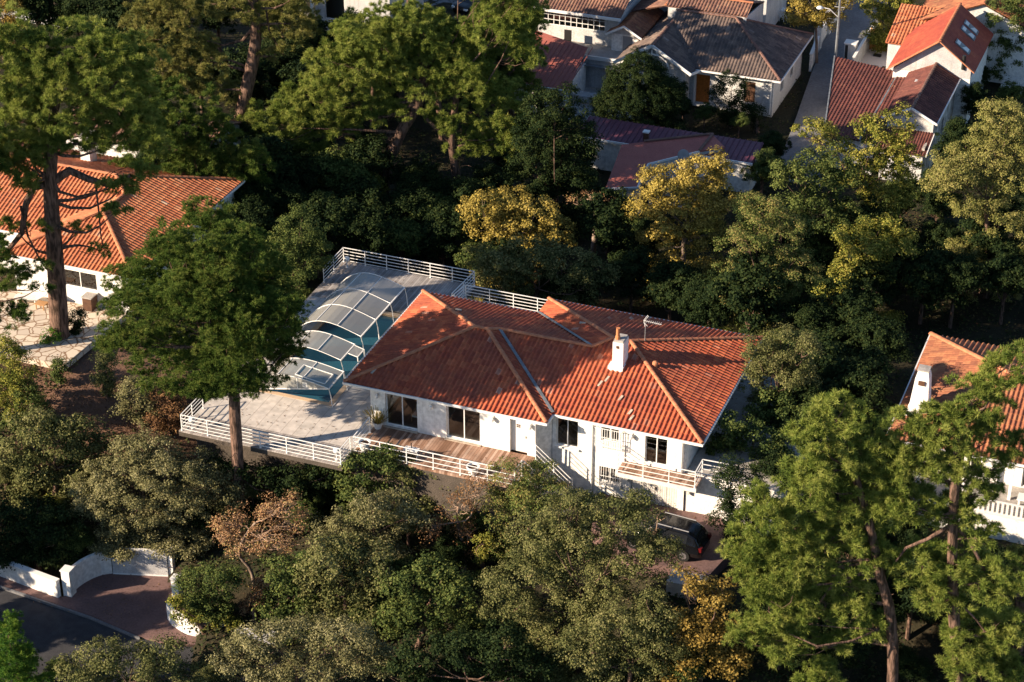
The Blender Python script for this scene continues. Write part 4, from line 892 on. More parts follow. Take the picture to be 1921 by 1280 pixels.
m.build('shutter', 'dark_wood', t); m = MB(); m.box(6.65,7.65,57.38,57.498,G0+.6,G0+.7); m.build('sill', 'white_paint', t)
for v in (59.8,62.8): m = MB(); m.box(8.86,8.9,v,v+.9,G0+.9,-1.6); m.build('shutter', 'zinc', t)
m = MB(); m.bar((2.8,57.42,-1.42), (4.1,57.42,-1.42), .12, .2); m.bar((2.82,57.42,G0), (2.82,57.42,-1.45), .12, .14); m.build('door_frame', 'white_paint', t)
m = MB(); m.tube([(8.85,57.4,-1.1),(8.85,57.4,G0)], .05, 6); m.build('downpipe', 'white_paint', t)
m = MB(); m.bar((3.9,57.35,G0+.03), (2.9,57.35,G0+.03), .7, .1); m.build('doorstep', 'render_town', t)
m = MB(); m.bar((1.9,56.35,-2.1), (1.9,56.2,-2.0), .03); m.lathe(1.9, 56.2, [(.03,-2.0),(.12,-2.15),(.09,-2.4),(.03,-2.45)], 8); m.build('wall_lantern', 'black_plastic', t)
# pale roof behind it
t = base_thing('pale_roofed_house', [(-1,62),(5.4,66)], G0, 'house with pale sunlit tiles rising just behind the grey roof')
acc = []; slope(acc, [(-1.2,62.3),(5.4,62.3),(5.4,63.9),(-1.2,63.9)], lambda u, v: 1.62+.33*(v-62.3), 'v', 1, nsub=4); slope(acc, [(-1.2,63.9),(5.4,63.9),(5.4,68),(-1.2,68)], lambda u, v: 1.62+.33*1.6-.33*(v-63.9), 'v', -1, nsub=4)
slope(acc, [(-4.0,62.3),(-1.2,62.3),(-1.2,66),(-4.0,66)], lambda u, v: 1.62-.3*(-1.2-u), 'u', 1, nsub=4)
rf = roofobj(acc, 'roof', 'tile_mixed', t); m = MB(); caps(m, (-1.2,63.9,2.2), (5.4,63.9,2.2)); m.build('ridge_tiles', 'ridge_tile', rf); m = MB(); caps(m, (-1.2,62.3,1.66), (-1.2,66,1.66)); m.build('ridge_tiles', 'ridge_tile', rf)
m = MB(); m.prism([(5.2,62.4),(5.3,62.4),(5.3,67.8),(5.2,67.8)], G0, [1.55,1.55,.9,.9]); wall(m, (-1,62.35), (5.2,62.35), G0, 1.55, .2); wall(m, (5.2,67.9), (-3.9,67.9), G0, .8, .2); m.build('wall', 'render_town', t)
m = MB(); m.lathe(2.0, 64.1, [(.14,2.0),(.12,2.35),(.16,2.4),(.1,2.55)], 8); m.build('vent_pipe', 'ridge_tile', rf)
# maroon metal roof strip
t = base_thing('maroon_roofed_building', [(-1.7,43.3),(11.3,46)], G0, 'long low building with a dark maroon ribbed metal roof in shade')
m = MB(); m.prism([(-1.8,43.2),(11.3,43.2),(11.3,46.1),(-1.8,46.1)], [-1.58,-1.58,-1.2,-1.2], [-1.5,-1.5,-1.12,-1.12]); rf = m.build('roof', 'metal_maroon', t)
m = MB()
for k_ in range(33): u = -1.78+k_*.405; m.bar((u,43.2,-1.47), (u,46.1,-1.09), .05, .07)
m.build('seam', 'metal_maroon', rf); m = MB(); m.bar((-1.85,43.15,-1.52), (11.3,43.15,-1.52), .08, .16); m.build('fascia', 'white_paint', t)
boxwalls(t, -1.5, 11.1, 43.5, 45.9, G0, -1.6)
m = MB(); m.box(3.0,3.35,43.9,44.25,-1.5,-.75); ch = m.build('chimney', 'dark_wood', t); m = MB(); m.box(2.95,3.4,43.85,44.3,-.748,-.66); m.build('cap', 'white_paint', ch)
# red low house
P6 = PX([(1166,276),(1208,273),(1336,266),(1360,286),(1312,290),(1216,306),(1196,341),(1136,341)], -1.45)
t = base_thing('red_low_house', P6, G0, 'low house with a plain red tile roof and a wall mounted dish')
m = MB(); zf_ = lambda p: -1.45+.12*(p[1]-41); m.prism(P6, [zf_(p)-.1 for p in P6], [zf_(p) for p in P6]); rf = m.build('roof', 'metal_red', t)
P7_ = [tuple(np.array(P6).mean(0)+(np.array(p)-np.array(P6).mean(0))*.94) for p in P6]
m = MB(); m.prism(P7_, G0-.2, [zf_(p)-.12 for p in P7_]); m.build('wall', 'render_town', t)
m = MB()
for a, b in ((7,6),(6,5),(5,4)): m.bar((*P6[a], zf_(P6[a])-.06), (*P6[b], zf_(P6[b])-.06), .1, .14)
m.build('fascia', 'white_paint', t)
m = MB(); a0, a1 = P6[2], P6[4]; caps(m, (*a0, zf_(a0)+.02), (*a1, zf_(a1)+.02)); m.build('ridge_tiles', 'ridge_dark', rf); m = MB(); caps(m, (*P6[1], zf_(P6[1])+.02), (*P6[2], zf_(P6[2])+.02)); m.build('ridge_tiles', 'ridge_dark', rf)
P8 = PX([(1222,310),(1308,296),(1330,300),(1330,330),(1210,345)], -1.9)
t = base_thing('lean_to', P8, G0, 'grey striped lean-to roof against the low red roofed house'); m = MB(); m.prism(P8, -2.0, -1.9); rf = m.build('roof', 'concrete', t); m = MB()
for k_ in range(9): y_ = P8[0][1]-.1-k_*.35; m.bar((P8[0][0]+.2,y_,-1.88), (P8[2][0]-.1,y_,-1.88), .06, .05)
m.build('seam', 'zinc', rf); m = MB(); m.prism([tuple(np.array(P8).mean(0)+(np.array(p)-np.array(P8).mean(0))*.9) for p in P8], G0-.2, -2.01); m.build('wall', 'render_grey', t)
def dish(px, py, z, r, label, m_='grey_metal'):
    u, v = toUV(*U(px, py, z)[:2]); t = thing('satellite_dish', u, v, z-.5, label, 'satellite dish')
    n = 14; b = MB(); ctr = Vector((u, v-.12, z)); ax = Vector((.15,-1,.45)).normalized(); x = ax.cross(Vector((0,0,1))).normalized(); y = x.cross(ax)
    for k_, (rr, off) in enumerate(((.001,-.08),(r*.5,-.055),(r,0),(r,.02),(r*.5,-.035),(.001,-.06))):
        for q in range(n): a = 6.2832*q/n; b.v.append(tuple(ctr+x*(rr*math.cos(a))+y*(rr*math.sin(a))+ax*off))
    for k_ in range(5):
        for q in range(n): b.f.append((k_*n+q, k_*n+(q+1) % n, (k_+1)*n+(q+1) % n, (k_+1)*n+q))
    b.build('reflector', m_, t, smooth=True)
    m = MB(); m.bar((u,v,z-.5), (u,v,z), .05); m.bar((u,v,z), tuple(ctr), .04); m.bar(tuple(ctr-y*r), tuple(ctr+ax*.45-y*.1), .025); m.build('bracket', 'grey_metal', t)
dish(1283, 290, -.8, .42, 'grey satellite dish on the low red roof'); dish(1802, 128, .1, .36, 'round pale satellite dish at the end of the dark tiled roof', 'plastic_white')
# dark garage
t = base_thing('maroon_tiled_garage', [(12.5,62.7),(17.6,61.6),(17.2,50.2),(14.6,50.6)], G0, 'low building with a large dark maroon tiled roof beside the lane')
acc = []; zq = lambda u, v: -1.55+.06*(v-50); slope(acc, [(12.45,62.7),(17.7,61.6),(17.4,49.8),(14.8,49.8)], zq, 'v', 1, nsub=5, row=.3, amp=.045)
slope(acc, [(17.72,61.5),(18.5,61.5),(18.5,50),(17.42,50)], lambda u, v: -1.5+.06*(v-50)+.1*(u-17.4), 'v', 1, nsub=5, row=.3, amp=.045)
rf = roofobj(acc, 'roof', 'tile_maroon', t)
m = MB(); m.bar((12.4,62.7,zq(0,62.7)+.04), (14.76,49.8,zq(0,49.8)+.04), .1, .16); m.bar((17.7,61.6,-.8), (17.4,49.8,-1.45), .12, .1); m.build('gutter', 'zinc', t)
m = MB(); m.prism([(12.7,62.5),(18.4,61.4),(18.4,50.1),(15,50.1)], G0-.2, [zq(0,62.5)-.1,zq(0,61.4)-.1,zq(0,50)-.1,zq(0,50)-.1]); m.build('wall', 'render_grey', t)
# long house
t = base_thing('long_dark_roofed_house', [(18.6,49),(22.4,62)], G0, 'narrow house with a steep dark tiled roof and a streaked white side wall')
acc = []; kk = .5; slope(acc, [(20.6,51.6),(22.45,51.6),(22.45,61.6),(20.6,61.6)], lambda u, v: .7-kk*(u-20.6), 'u', -1, nsub=4, pitch=.34, amp=.06)
slope(acc, [(18.6,51.6),(20.6,51.6),(20.6,61.6),(18.6,61.6)], lambda u, v: .7-kk*(20.6-u), 'u', 1, nsub=4)
slope(acc, [(19.0,48.9),(22.3,48.9),(22.3,51.7),(19.0,51.7)], lambda u, v: -1.55+.2*(v-48.9), 'v', 1, nsub=4, pitch=.2, amp=.04)
rf = roofobj(acc, 'roof', 'tile_maroon', t)
m = MB(); caps(m, (20.6,51.6,.74), (20.6,61.6,.74)); m.build('ridge_tiles', 'ridge_dark', rf)
m = MB(); m.bar((20.6,51.52,.76), (22.5,51.52,-.2), .07, .16); m.bar((20.6,51.52,.76), (18.5,51.52,-.26), .07, .16); m.bar((22.38,48.85,-1.55), (22.38,51.6,-1.0), .06, .14); m.bar((22.5,51.5,-.22), (22.5,61.6,-.22), .08, .12); m.build('fascia', 'white_paint', t)
m = MB(); m.prism([(18.9,51.9),(22.2,51.9),(22.2,52.1),(18.9,52.1)], G0, -.25); m.quad((18.9,51.9,-.25),(22.2,51.9,-.25),(20.6,51.9,.62)); wall(m, (19.1,49.2), (22.1,49.2), G0-.2, -1.58, .2, [(1.0,1.9,G0+.8,-2.1)]); wall(m, (18.9,61.4), (18.9,52.1), G0, -.3, .2); m.build('wall', 'render_town', t)
m = MB(); wall(m, (22.15,49.4), (22.15,51.88), G0-.2, -1.2, .2); wall(m, (22.2,52.12), (22.2,61.4), G0-.2, -.3, .2, [(3.5,4.3,-2.9,-1.6)]); m.build('side_wall', 'render_dirty', t)
m = MB(); m.box(20.2,21.0,49.3,49.34,G0+.8,-2.1); m.build('pane', 'zinc', t); m = MB(); m.box(19.6,20.0,57.5,57.9,-.2,.35); m.build('chimney', 'render_town', t)
# orange house with roof windows
t = base_thing('orange_roofed_house', [(17,60),(23.4,68)], G0, 'tall house with a smooth orange roof and three roof windows')
acc = []; slope(acc, [(20.7,60.2),(23.5,60.2),(23.5,68.4),(20.7,68.4)], lambda u, v: 2.6-.75*(u-20.7), 'u', -1, nsub=3, amp=.012, pitch=.3, row=.4)
slope(acc, [(17.0,60.2),(20.7,60.2),(20.7,68.4),(17.0,68.4)], lambda u, v: 2.6-.75*(20.7-u), 'u', 1, nsub=3, amp=.012, pitch=.3, row=.4)
rf = roofobj(acc, 'roof', 'tile_red', t); m = MB(); caps(m, (20.7,60.2,2.62), (20.7,68.4,2.62)); m.bar((20.7,60.15,2.66), (17.0,60.15,-.12), .25, .07); m.bar((20.7,60.15,2.66), (23.5,60.15,.55), .2, .07); m.build('ridge_tiles', 'ridge_tile', rf)
boxwalls(t, 17.4, 23.2, 60.5, 68.2, G0-.2, -.1)
m = MB(); m.quad((17.4,60.45,-.12),(23.2,60.45,-.12),(23.2,60.45,.6),(20.7,60.45,2.5)); m.build('gable', 'render_grey', t); m = MB(); m.quad((17.4,68.2,-.12),(20.7,68.2,2.5),(23.2,68.2,.6),(23.2,68.2,-.12)); m.build('gable', 'render_grey', t)
for v, uu in ((61.9,21.6),(64.6,21.5),(65.8,21.5)):
    zt_ = lambda u: 2.6-.75*(u-20.7)
    m = MB(); m.prism([(uu,v),(uu+1.1,v),(uu+1.1,v+.8),(uu,v+.8)], [zt_(uu)+.05,zt_(uu+1.1)+.05,zt_(uu+1.1)+.05,zt_(uu)+.05], [zt_(uu)+.15,zt_(uu+1.1)+.15,zt_(uu+1.1)+.15,zt_(uu)+.15])
    wn_ = m.build('roof_window', 'zinc', rf); m = MB()
    m.prism([(uu+.1,v+.1),(uu+.35,v+.1),(uu+.35,v+.7),(uu+.1,v+.7)], [zt_(uu+.1)+.13,zt_(uu+.35)+.13]*1+[zt_(uu+.35)+.13,zt_(uu+.1)+.13], [zt_(uu+.1)+.17,zt_(uu+.35)+.17,zt_(uu+.35)+.17,zt_(uu+.1)+.17])
    m.prism([(uu+.55,v+.1),(uu+1.0,v+.1),(uu+1.0,v+.7),(uu+.75,v+.7)], [zt_(uu+.55)+.13,zt_(uu+1.0)+.13,zt_(uu+1.)+.13,zt_(uu+.75)+.13], [zt_(uu+.55)+.17,zt_(uu+1.0)+.17,zt_(uu+1.)+.17,zt_(uu+.75)+.17]); m.build('blind', 'plastic_white', wn_)
m = MB(); m.tube([(22.6,60.4,.6),(22.6,60.4,1.7)], .14, 8); m.build('flue', 'black_plastic', t)
# its lower tiled part facing the lane, then the house at the top right
t = base_thing('courtyard_house', [(16,66),(20,72)], G0, 'low sunlit tiled roof between the wooden fence and the orange roof')
acc = []; slope(acc, [(15.6,66.0),(20.0,66.0),(20.0,71.5),(15.6,71.5)], lambda u, v: -.4+.22*(v-66), 'v', 1, nsub=4); rf = roofobj(acc, 'roof', 'tile_peach', t); boxwalls(t, 15.8, 16.98, 66.2, 71.3, G0, -.5, 'render_grey')
t = base_thing('top_right_house', [(16.5,69),(27,80)], G0, 'large weathered tile roof at the top right, lit left and dark right')
acc = []; slope(acc, [(17.0,69.5),(22.3,69.5),(22.3,82),(17.0,82)], lambda u, v: 2.4-.42*(22.3-u), 'u', 1, nsub=4); slope(acc, [(22.3,69.5),(27.5,69.5),(27.5,82),(22.3,82)], lambda u, v: 2.4-.42*(u-22.3), 'u', -1, nsub=4)
rf = roofobj(acc, 'roof', 'tile_brown', t); m = MB(); caps(m, (22.3,69.5,2.45), (22.3,82,2.45)); m.build('ridge_tiles', 'ridge_tile', rf)
boxwalls(t, 17.4, 27.1, 69.8, 81.8, G0, .1); m = MB(); m.quad((17.4,69.78,.08),(27.1,69.78,.08),(22.3,69.78,2.25)); m.build('gable', 'render_town', t)
# grey building at the very top left-centre
q = U(640, 60, -4); u, v = toUV(q[0], q[1])
t = thing('shaded_villa', u, v, G0, 'grey walled villa with a wide dark window behind the pine tops', 'house')
boxwalls(t, u-2.3, u+4.5, v, v+7, G0, .5, 'render_grey', ops={'f': [(.9,2.7,G0+1.0,-.9)]})
window(t, (u-1.4,v), (u+.4,v), G0+1.0, -.9, 1, 1, .1); m = MB(); m.box(u-2.2,u+4.4,v+1.5,v+1.6,G0,.4); m.build('partition', 'interior_wall', t)
m = MB(); m.bar((u-2.3,v-.15,.1), (u+4.5,v-.15,.1), .4, .2); m.build('cornice', 'white_paint', t); m = MB(); m.box(u-2.5,u-2.25,v-.5,v-.25,G0,.4); m.build('veranda_post', 'white_paint', t)
m = MB(); m.prism([(u-2.6,v-.4),(u+4.8,v-.4),(u+4.8,v+7.3),(u-2.6,v+7.3)], .5, [.6,.6,1.6,1.6]); m.build('roof', 'tile_mixed', t)
# grey building top centre
t = base_thing('grey_block', [(-1.5,73),(4,80)], G0, 'plain grey building above the pale tiled roof at the top edge')
boxwalls(t, -2.5, 4.5, 72, 79, G0, -.2, 'render_grey'); m = MB(); m.box(-2.7,4.7,71.8,79.2,-.2,0); m.build('roof', 'concrete', t)

# ---- walls, fences and piers
def lowwall(name, pts, z0, h, th, label, m_='render_white', cap=None, cat='wall'):
    c = pts[0]; t = thing(name, c[0], c[1], z0, label, cat); m = MB()
    for a, b in zip(pts, pts[1:]): m.bar((a[0],a[1],z0+h/2-.3), (b[0],b[1],z0+h/2-.3), th, h+.6)
    m.build('wall', m_, t)
    if cap:
        m = MB()
        for a, b in zip(pts, pts[1:]): m.bar((a[0],a[1],z0+h+.03), (b[0],b[1],z0+h+.03), th+.08, .06)
        m.build('coping', cap, t)
    return t
def pier(u, v, z0, h, w_, label, m_='render_white', group=None):
    t = thing('gate_pier', u, v, z0, label, 'pillar', group); m = MB(); m.box(u-w_/2,u+w_/2,v-w_/2,v+w_/2,z0-.3,z0+h); m.build('shaft', m_, t)
    m = MB(); m.box(u-w_/2-.04,u+w_/2+.04,v-w_/2-.04,v+w_/2+.04,z0+h+.001,z0+h+.07); m.build('cap', 'white_paint', t)
lowwall('lane_wall', [(8.95,90),(8.95,74.5),(9.0,72.2)], G0, 1.3, .2, 'white wall along the far stretch of the lane', cap='white_paint')
lowwall('lane_wall', [(9.15,71.3),(9.55,67.3)], G0, 1.2, .2, 'white wall beside the lane below the two white piers', cap='white_paint')
pier(9.05,71.7,G0,1.9,.55,'white pier at the foot of the yellow tree by the lane'); pier(9.0,75.2,G0,1.9,.5,'white pier farther up the lane wall')
t = thing('wooden_fence', 13.1, 72.9, G0, 'bright orange timber fence panel beside the small pale courtyard', 'fence')
for k_ in range(9): m = MB(); m.box(13.1,16.4,72.9,72.93,G0+.05+k_*.2,G0+.24+k_*.2); m.build('board', 'fence_wood', t)
for u in (13.1,14.7,16.4): m = MB(); m.box(u-.05,u+.05,72.94,73.04,G0,G0+1.95); m.build('post', 'fence_wood', t)
lowwall('courtyard_wall', [(12.95,74.8),(12.95,69.9),(13.0,67.2)], G0, 1.5, .15, 'thin grey wall between the lane and the pale courtyard', 'render_grey', 'white_paint')
t = thing('meter_kiosk', 12.3, 69.2, G0, 'grey masonry gate housing at the lane side', 'kiosk'); m = MB(); m.box(11.9,12.8,68.6,69.4,G0-.2,G0+2.0); m.build('body', 'render_grey', t); m = MB(); m.box(11.85,12.85,68.55,69.45,G0+2.001,G0+2.08); m.build('cap', 'white_paint', t); m = MB(); m.box(11.98,12.2,68.56,68.598,G0+.5,G0+1.9); m.build('door', 'black_plastic', t)
t = thing('utility_pole', 11.9, 65.5, G0, 'tall thin grey pole standing in the lane', 'pole'); m = MB(); m.tube([(11.9,65.5,G0),(11.9,65.5,G0+9)], [.11,.08], 8); m.build('shaft', 'zinc', t); m = MB(); m.bar((11.5,65.5,G0+6.2), (12.3,65.5,G0+6.2), .05); m.build('crossarm', 'grey_metal', t)
t = thing('street_lamp', 11.65, 65.4, G0+5.0, 'white street lamp head reaching from the pole over the lane', 'street lamp')
m = MB(); m.tube([(11.8,65.5,G0+5.4),(11.2,65.3,G0+6.0),(10.7,65.2,G0+6.1)], .035, 6); m.build('arm', 'white_paint', t); m = MB(); m.lathe(10.45, 65.1, [(.1,G0+6.0),(.26,G0+6.03),(.28,G0+6.1),(.16,G0+6.2),(.03,G0+6.24)], 12); m.build('lamp_head', 'lamp_white', t, smooth=True)
# gate at the bottom left
zr = -6.7
def P_(px, py, z=zr): return toUV(*U(px, py, z)[:2])
lowwall('road_wall', [P_(-190,985), P_(0,1078), P_(112,1120)], zr, 1.05, .25, 'low white wall running down along the dark road at left', cap='white_paint')
u, v = P_(127,1119); pier(u, v+.25, zr, 1.6, .5, 'grey white pier between the road wall and the curved wall')
cp = [P_(x, y) for x, y in ((139,1106),(146,1100),(157,1092),(172,1084),(190,1077),(211,1074))]
lowwall('curved_wall', cp, zr, 1.45, .2, 'curved white boarded wall leading from the pier to the gate')
t = thing('driveway_gate', *P_(213,1076), zr, 'plain pale grey sliding gate at the back of the forecourt', 'gate')
a = P_(213,1076); b = P_(316,1081); m = MB(); m.bar((*a,zr+.85), (*b,zr+.85), .08, 1.55); m.build('panel', 'render_grey', t); m = MB(); m.bar((*a,zr+1.68), (*b,zr+1.68), .14, .08); m.build('frame', 'white_paint', t); m = MB(); m.bar((*a,zr+.04), (*b,zr+.04), .14, .07); m.build('rail', 'white_paint', t)
u, v = P_(322,1080); pier(u, v+.1, zr, 1.75, .28, 'slim white pier at the right end of the gate')
u, v = P_(325,1122); pier(u+.1, v+.3, zr, 1.15, .42, 'short white block at the corner of the green hedge')
lowwall('sunlit_wall', [P_(x, y) for x, y in ((318,1160),(326,1172),(345,1184),(372,1191),(400,1195),(425,1196))], zr, 1.0, .22, 'low curved white wall glaring in the sun under the hedge')
lowwall('grey_wall', [P_(428,1200), P_(520,1210)], zr, .8, .22, 'short shaded wall continuing beyond the sunlit wall', 'render_grey')
t = thing('garden_wall', *P_(540,112,G0), G0, 'broken line of pale garden wall and piers under the pines at the top', 'wall')
for x, y in ((563,118),(608,130),(588,138)):
    u, v = P_(x, y, G0); m = MB(); m.box(u-.35,u+.35,v-.12,v+.12,G0-.2,G0+1.2); m.build('pier', 'coping', t)
a = P_(540,118,G0); b = P_(640,132,G0); m = MB(); m.bar((*a,G0+.35), (*b,G0+.35), .15, .9); m.build('wall', 'concrete', t)
a = P_(-20,30,-2); b = P_(130,52,-2); lowwall('top_left_wall', [a, b], -2.3, 1.0, .2, 'short pale wall behind the big pine at the top left', 'render_grey')

# ---- courtyard things
def table(u, v, z, w_, d_, h, mt, label, grp=None, name='garden_table'):
    t = thing(name, u, v, z, label, 'table', grp); m = MB(); m.box(u-w_/2,u+w_/2,v-d_/2,v+d_/2,z+h-.04,z+h); m.build('tabletop', mt, t)
    for a in (-1,1):
        for b in (-1,1): m = MB(); x = u+a*(w_/2-.07); y = v+b*(d_/2-.07); m.box(x-.03,x+.03,y-.03,y+.03,z,z+h-.04); m.build('leg', mt, t)
    return t
table(-5.0, 54.4, G0+.0, 1.6, .9, .75, 'render_grey', 'grey dining table on the shaded courtyard floor')
for du, lb in ((-1.15,'dark bench on the left of the grey courtyard table'), (1.15,'dark bench on the right of the grey courtyard table')):
    t = thing('garden_bench', -5.0+du, 54.4, G0, lb, 'bench'); m = MB(); m.box(-5.0+du-.2,-5.0+du+.2,53.9,54.9,G0+.42,G0+.47); m.build('seat', 'black_plastic', t)
    for b in (54.0,54.8): m = MB(); m.box(-5.0+du-.15,-5.0+du+.15,b-.03,b+.03,G0,G0+.42); m.build('leg', 'black_plastic', t)
t = thing('barrel', -3.2, 56.6, G0, 'dark red round barbecue against the courtyard wall', 'barbecue'); m = MB(); m.lathe(-3.2, 56.6, [(.1,G0+.5),(.32,G0+.62),(.36,G0+.8),(.3,G0+1.0),(.1,G0+1.1)], 12); m.build('bowl', 'lamp_red', t)
for a in (0,2.1,4.2): m = MB(); m.bar((-3.2+.1*math.cos(a),56.6+.1*math.sin(a),G0+.6), (-3.2+.3*math.cos(a),56.6+.3*math.sin(a),G0), .03); m.build('leg', 'black_plastic', t)
def slatchair(u, v, z, label, grp=None, r=0.0):
    t = thing('plastic_chair', u, v, z, label, 'chair', grp, rot=ROT+r); ORG[t.name] = (0,0,0)
    m = MB(); m.box(-.25,.25,-.25,.25,.42,.46); m.build('seat', 'plastic_white', t); m = MB()
    for k_ in range(5): m.box(-.24+k_*.105,-.18+k_*.105,.22,.25,.46,.9)
    m.box(-.25,.25,.215,.255,.9,.95); m.build('backrest', 'plastic_white', t)
    for a in (-.22,.22):
        for b in (-.22,.22): m = MB(); m.box(a-.02,a+.02,b-.02,b+.02,0,.42); m.build('leg', 'plastic_white', t)
q = G(1463, 30); u, v = toUV(q[0], q[1]); table(u, v, G0, .8, .8, .72, 'plastic_white', 'white garden table in the shaded yard behind the grey roof')
slatchair(u-.9, v-.3, G0, 'white plastic chair left of the white garden table', r=1.3); slatchair(u+.5, v-.9, G0, 'white plastic chair in front of the white garden table', r=2.8)
t = thing('slatted_bench', 25.1, 69.0, G0-.15, 'white slatted garden bench on the dark lawn at the right edge', 'bench')
m = MB()
for k_ in range(7): m.bar((24.5,68.6+k_*.12,G0+.42+k_*.075), (26.2,68.6+k_*.12,G0+.42+k_*.075), .08, .03)
m.build('backrest', 'plastic_white', t); m = MB(); m.box(24.5,26.2,68.1,68.55,G0+.36,G0+.41); m.build('seat', 'plastic_white', t)
for a in (24.6,26.1): m = MB(); m.box(a-.03,a+.03,68.15,68.8,G0-.2,G0+.36); m.build('leg', 'plastic_white', t)
for k_, (u, v) in enumerate(((14.0,71.8),(14.3,69.3),(15.2,69.4))):
    t = thing('floor_cushion', u, v, G0+.02, ('dark cushion by the fence on the pale courtyard','red and dark cushion at the near left of the pale courtyard','red and dark cushion at the near right of the pale courtyard')[k_], 'cushion')
    m = MB(); m.box(u-.3,u+.3,v-.2,v+.2,G0+.0,G0+.14); m.build('pad', 'dark_wood' if k_ else 'black_plastic', t)

# ================================================================ CARS
def car(u, v, z, rot, label, L=4.5, Wd=1.85, Hh=1.65, paint='black_car'):
    t = thing('parked_car', u, v, z, label, 'car', rot=ROT+rot); ORG[t.name] = (0,0,0)
    # sections along x: (x, half width at sill, half width at belt, belt z, half width roof, roof z)
    xs = [-.5,-.47,-.42,-.30,-.22,-.10,.05,.20,.33,.42,.47,.5]
    belt = [.40,.52,.56,.60,.62,.62,.62,.62,.62,.60,.56,.40]; top = [.42,.54,.58,.62,.72,.93,1.0,.99,.95,.82,.62,.42]; wd = [.36,.43,.46,.49,.5,.5,.5,.5,.5,.48,.46,.40]; rw = [.30,.38,.40,.42,.40,.37,.37,.37,.36,.36,.38,.34]
    m = MB(); rings = []
    for x, b, tp, hw, r in zip(xs, belt, top, wd, rw):
        X_ = x*L; zb = .17*Hh; pts = [(-hw*Wd*.93, zb), (-hw*Wd, .34*Hh), (-hw*Wd*.98, b*Hh), (-r*Wd, tp*Hh-.03), (-r*Wd*.6, tp*Hh), (r*Wd*.6, tp*Hh), (r*Wd, tp*Hh-.03), (hw*Wd*.98, b*Hh), (hw*Wd, .34*Hh), (hw*Wd*.93, zb)]
        base = len(m.v); m.v += [(X_, y, zz_) for y, zz_ in pts]; rings.append(base)
    n = 10
    for a, b in zip(rings, rings[1:]):
        for k_ in range(n): m.f.append((a+k_, a+(k_+1) % n, b+(k_+1) % n, b+k_))
    m.f.append(tuple(rings[0]+k_ for k_ in range(n-1,-1,-1))); m.f.append(tuple(rings[-1]+k_ for k_ in range(n)))
    body = m.build('body', paint, t, smooth=False)
    bv = body.modifiers.new('bevel', 'BEVEL'); bv.width = .06; bv.segments = 3; bv.limit_method = 'ANGLE'; bv.angle_limit = .35
    def sec(i, s, f):    # point on the side glass band between belt and roof
        hw, r = wd[i]*Wd*.98, rw[i]*Wd; zb, zt_ = belt[i]*Hh, top[i]*Hh-.03; y = hw+(r-hw)*f; return (xs[i]*L, s*(y+.012), zb+(zt_-zb)*f+.004)
    for s in (-1, 1):
        for i0, i1 in ((5,6),(6,7),(7,8)):
            m = MB(); q = [sec(i0,s,.12), sec(i1,s,.12), sec(i1,s,.88), sec(i0,s,.88)]; m.quad(*(q if s < 0 else q[::-1])); m.build('side_window', 'car_dark', t)
    for i0, i1, nm in ((4,5,'windscreen'),(9,10,'rear_window')):
        m = MB(); r0, r1 = rw[i0]*Wd*.85, rw[i1]*Wd*.85; m.quad((xs[i0]*L+.05,-r0,top[i0]*Hh+.03),(xs[i1]*L-.03,-r1,top[i1]*Hh+.012),(xs[i1]*L-.03,r1,top[i1]*Hh+.012),(xs[i0]*L+.05,r0,top[i0]*Hh+.03)); m.build(nm, 'car_dark', t)
    for x in (-.31,.30):
        for s in (-1,1):
            y0 = s*Wd*.5; m = MB(); rr = .34
            m.tube([(x*L,y0-.2*s,rr),(x*L,y0+.02*s,rr)], rr, 18); wh = m.build('wheel', 'tyre', t); m = MB(); m.tube([(x*L,y0-.05*s,rr),(x*L,y0+.035*s,rr)], rr*.6, 12); m.build('rim', 'rim', wh)
    for s in (-1,1):
        m = MB(); m.box(-.505*L,-.46*L,s*.36*Wd-.16,s*.36*Wd+.16,.42*Hh,.5*Hh); m.build('headlight', 'lamp_white', t)
        m = MB(); m.box(.468*L,.506*L,s*.37*Wd-.12,s*.37*Wd+.12,.42*Hh,.56*Hh); m.build('tail_light', 'lamp_red', t)
        m = MB(); m.box(-.19*L,-.15*L,s*.56*Wd-.1,s*.56*Wd+.1,.6*Hh,.7*Hh); m.build('mirror', paint, t)
        m = MB(); m.bar((-.05*L,s*.30*Wd,Hh+.03), (.33*L,s*.30*Wd,.97*Hh+.03), .04, .03); m.build('roof_rail', 'grey_metal', t)
    return t
q = U(1247, 1003, -1.4); u, v = toUV(q[0], q[1]); car(u, v, -2.09, math.radians(-3), 'black estate car parked in front of the white garage door')
q = U(893, 18, -3.95); u, v = toUV(q[0], q[1]); car(u, v, -3.95, math.radians(72), 'dark car seen from behind on the street at the top edge', paint='black_car')

# ================================================================ TREES AND SHRUBS
NTRI = [0]
def thingW(name, p, label, cat, group=None):
    o = bpy.data.objects.new(name, None); COL.objects.link(o); o.empty_display_size = .3; o.location = tuple(p)
    tag(o, label, cat, group); ORG[o.name] = (0, 0, 0); return o
def rdir(n, r=rng):
    d = r.normal(size=(n, 3)); return d/np.linalg.norm(d, axis=1, keepdims=True)
def tuft_mesh(c, ax, L, w_, k, spread=.95):
    """needle tufts: k thin triangles fanned from every centre"""
    n = len(c); d = ax[:, None, :] + rdir(n*k).reshape(n, k, 3)*spread; d /= np.linalg.norm(d, axis=2, keepdims=True)
    s = np.cross(d, rdir(n*k).reshape(n, k, 3)); s /= np.maximum(1e-6, np.linalg.norm(s, axis=2, keepdims=True))
    Lr = L*rng.uniform(.7, 1.25, (n, k, 1)); c0 = c[:, None, :]
    V = np.stack([c0+d*Lr*.12-s*w_*.6, c0+d*Lr*.12+s*w_*.6, c0+d*Lr], 2).reshape(-1, 3)
    return V, np.repeat(rng.uniform(0, 1, n), k)*.75+rng.uniform(0, .25, n*k)
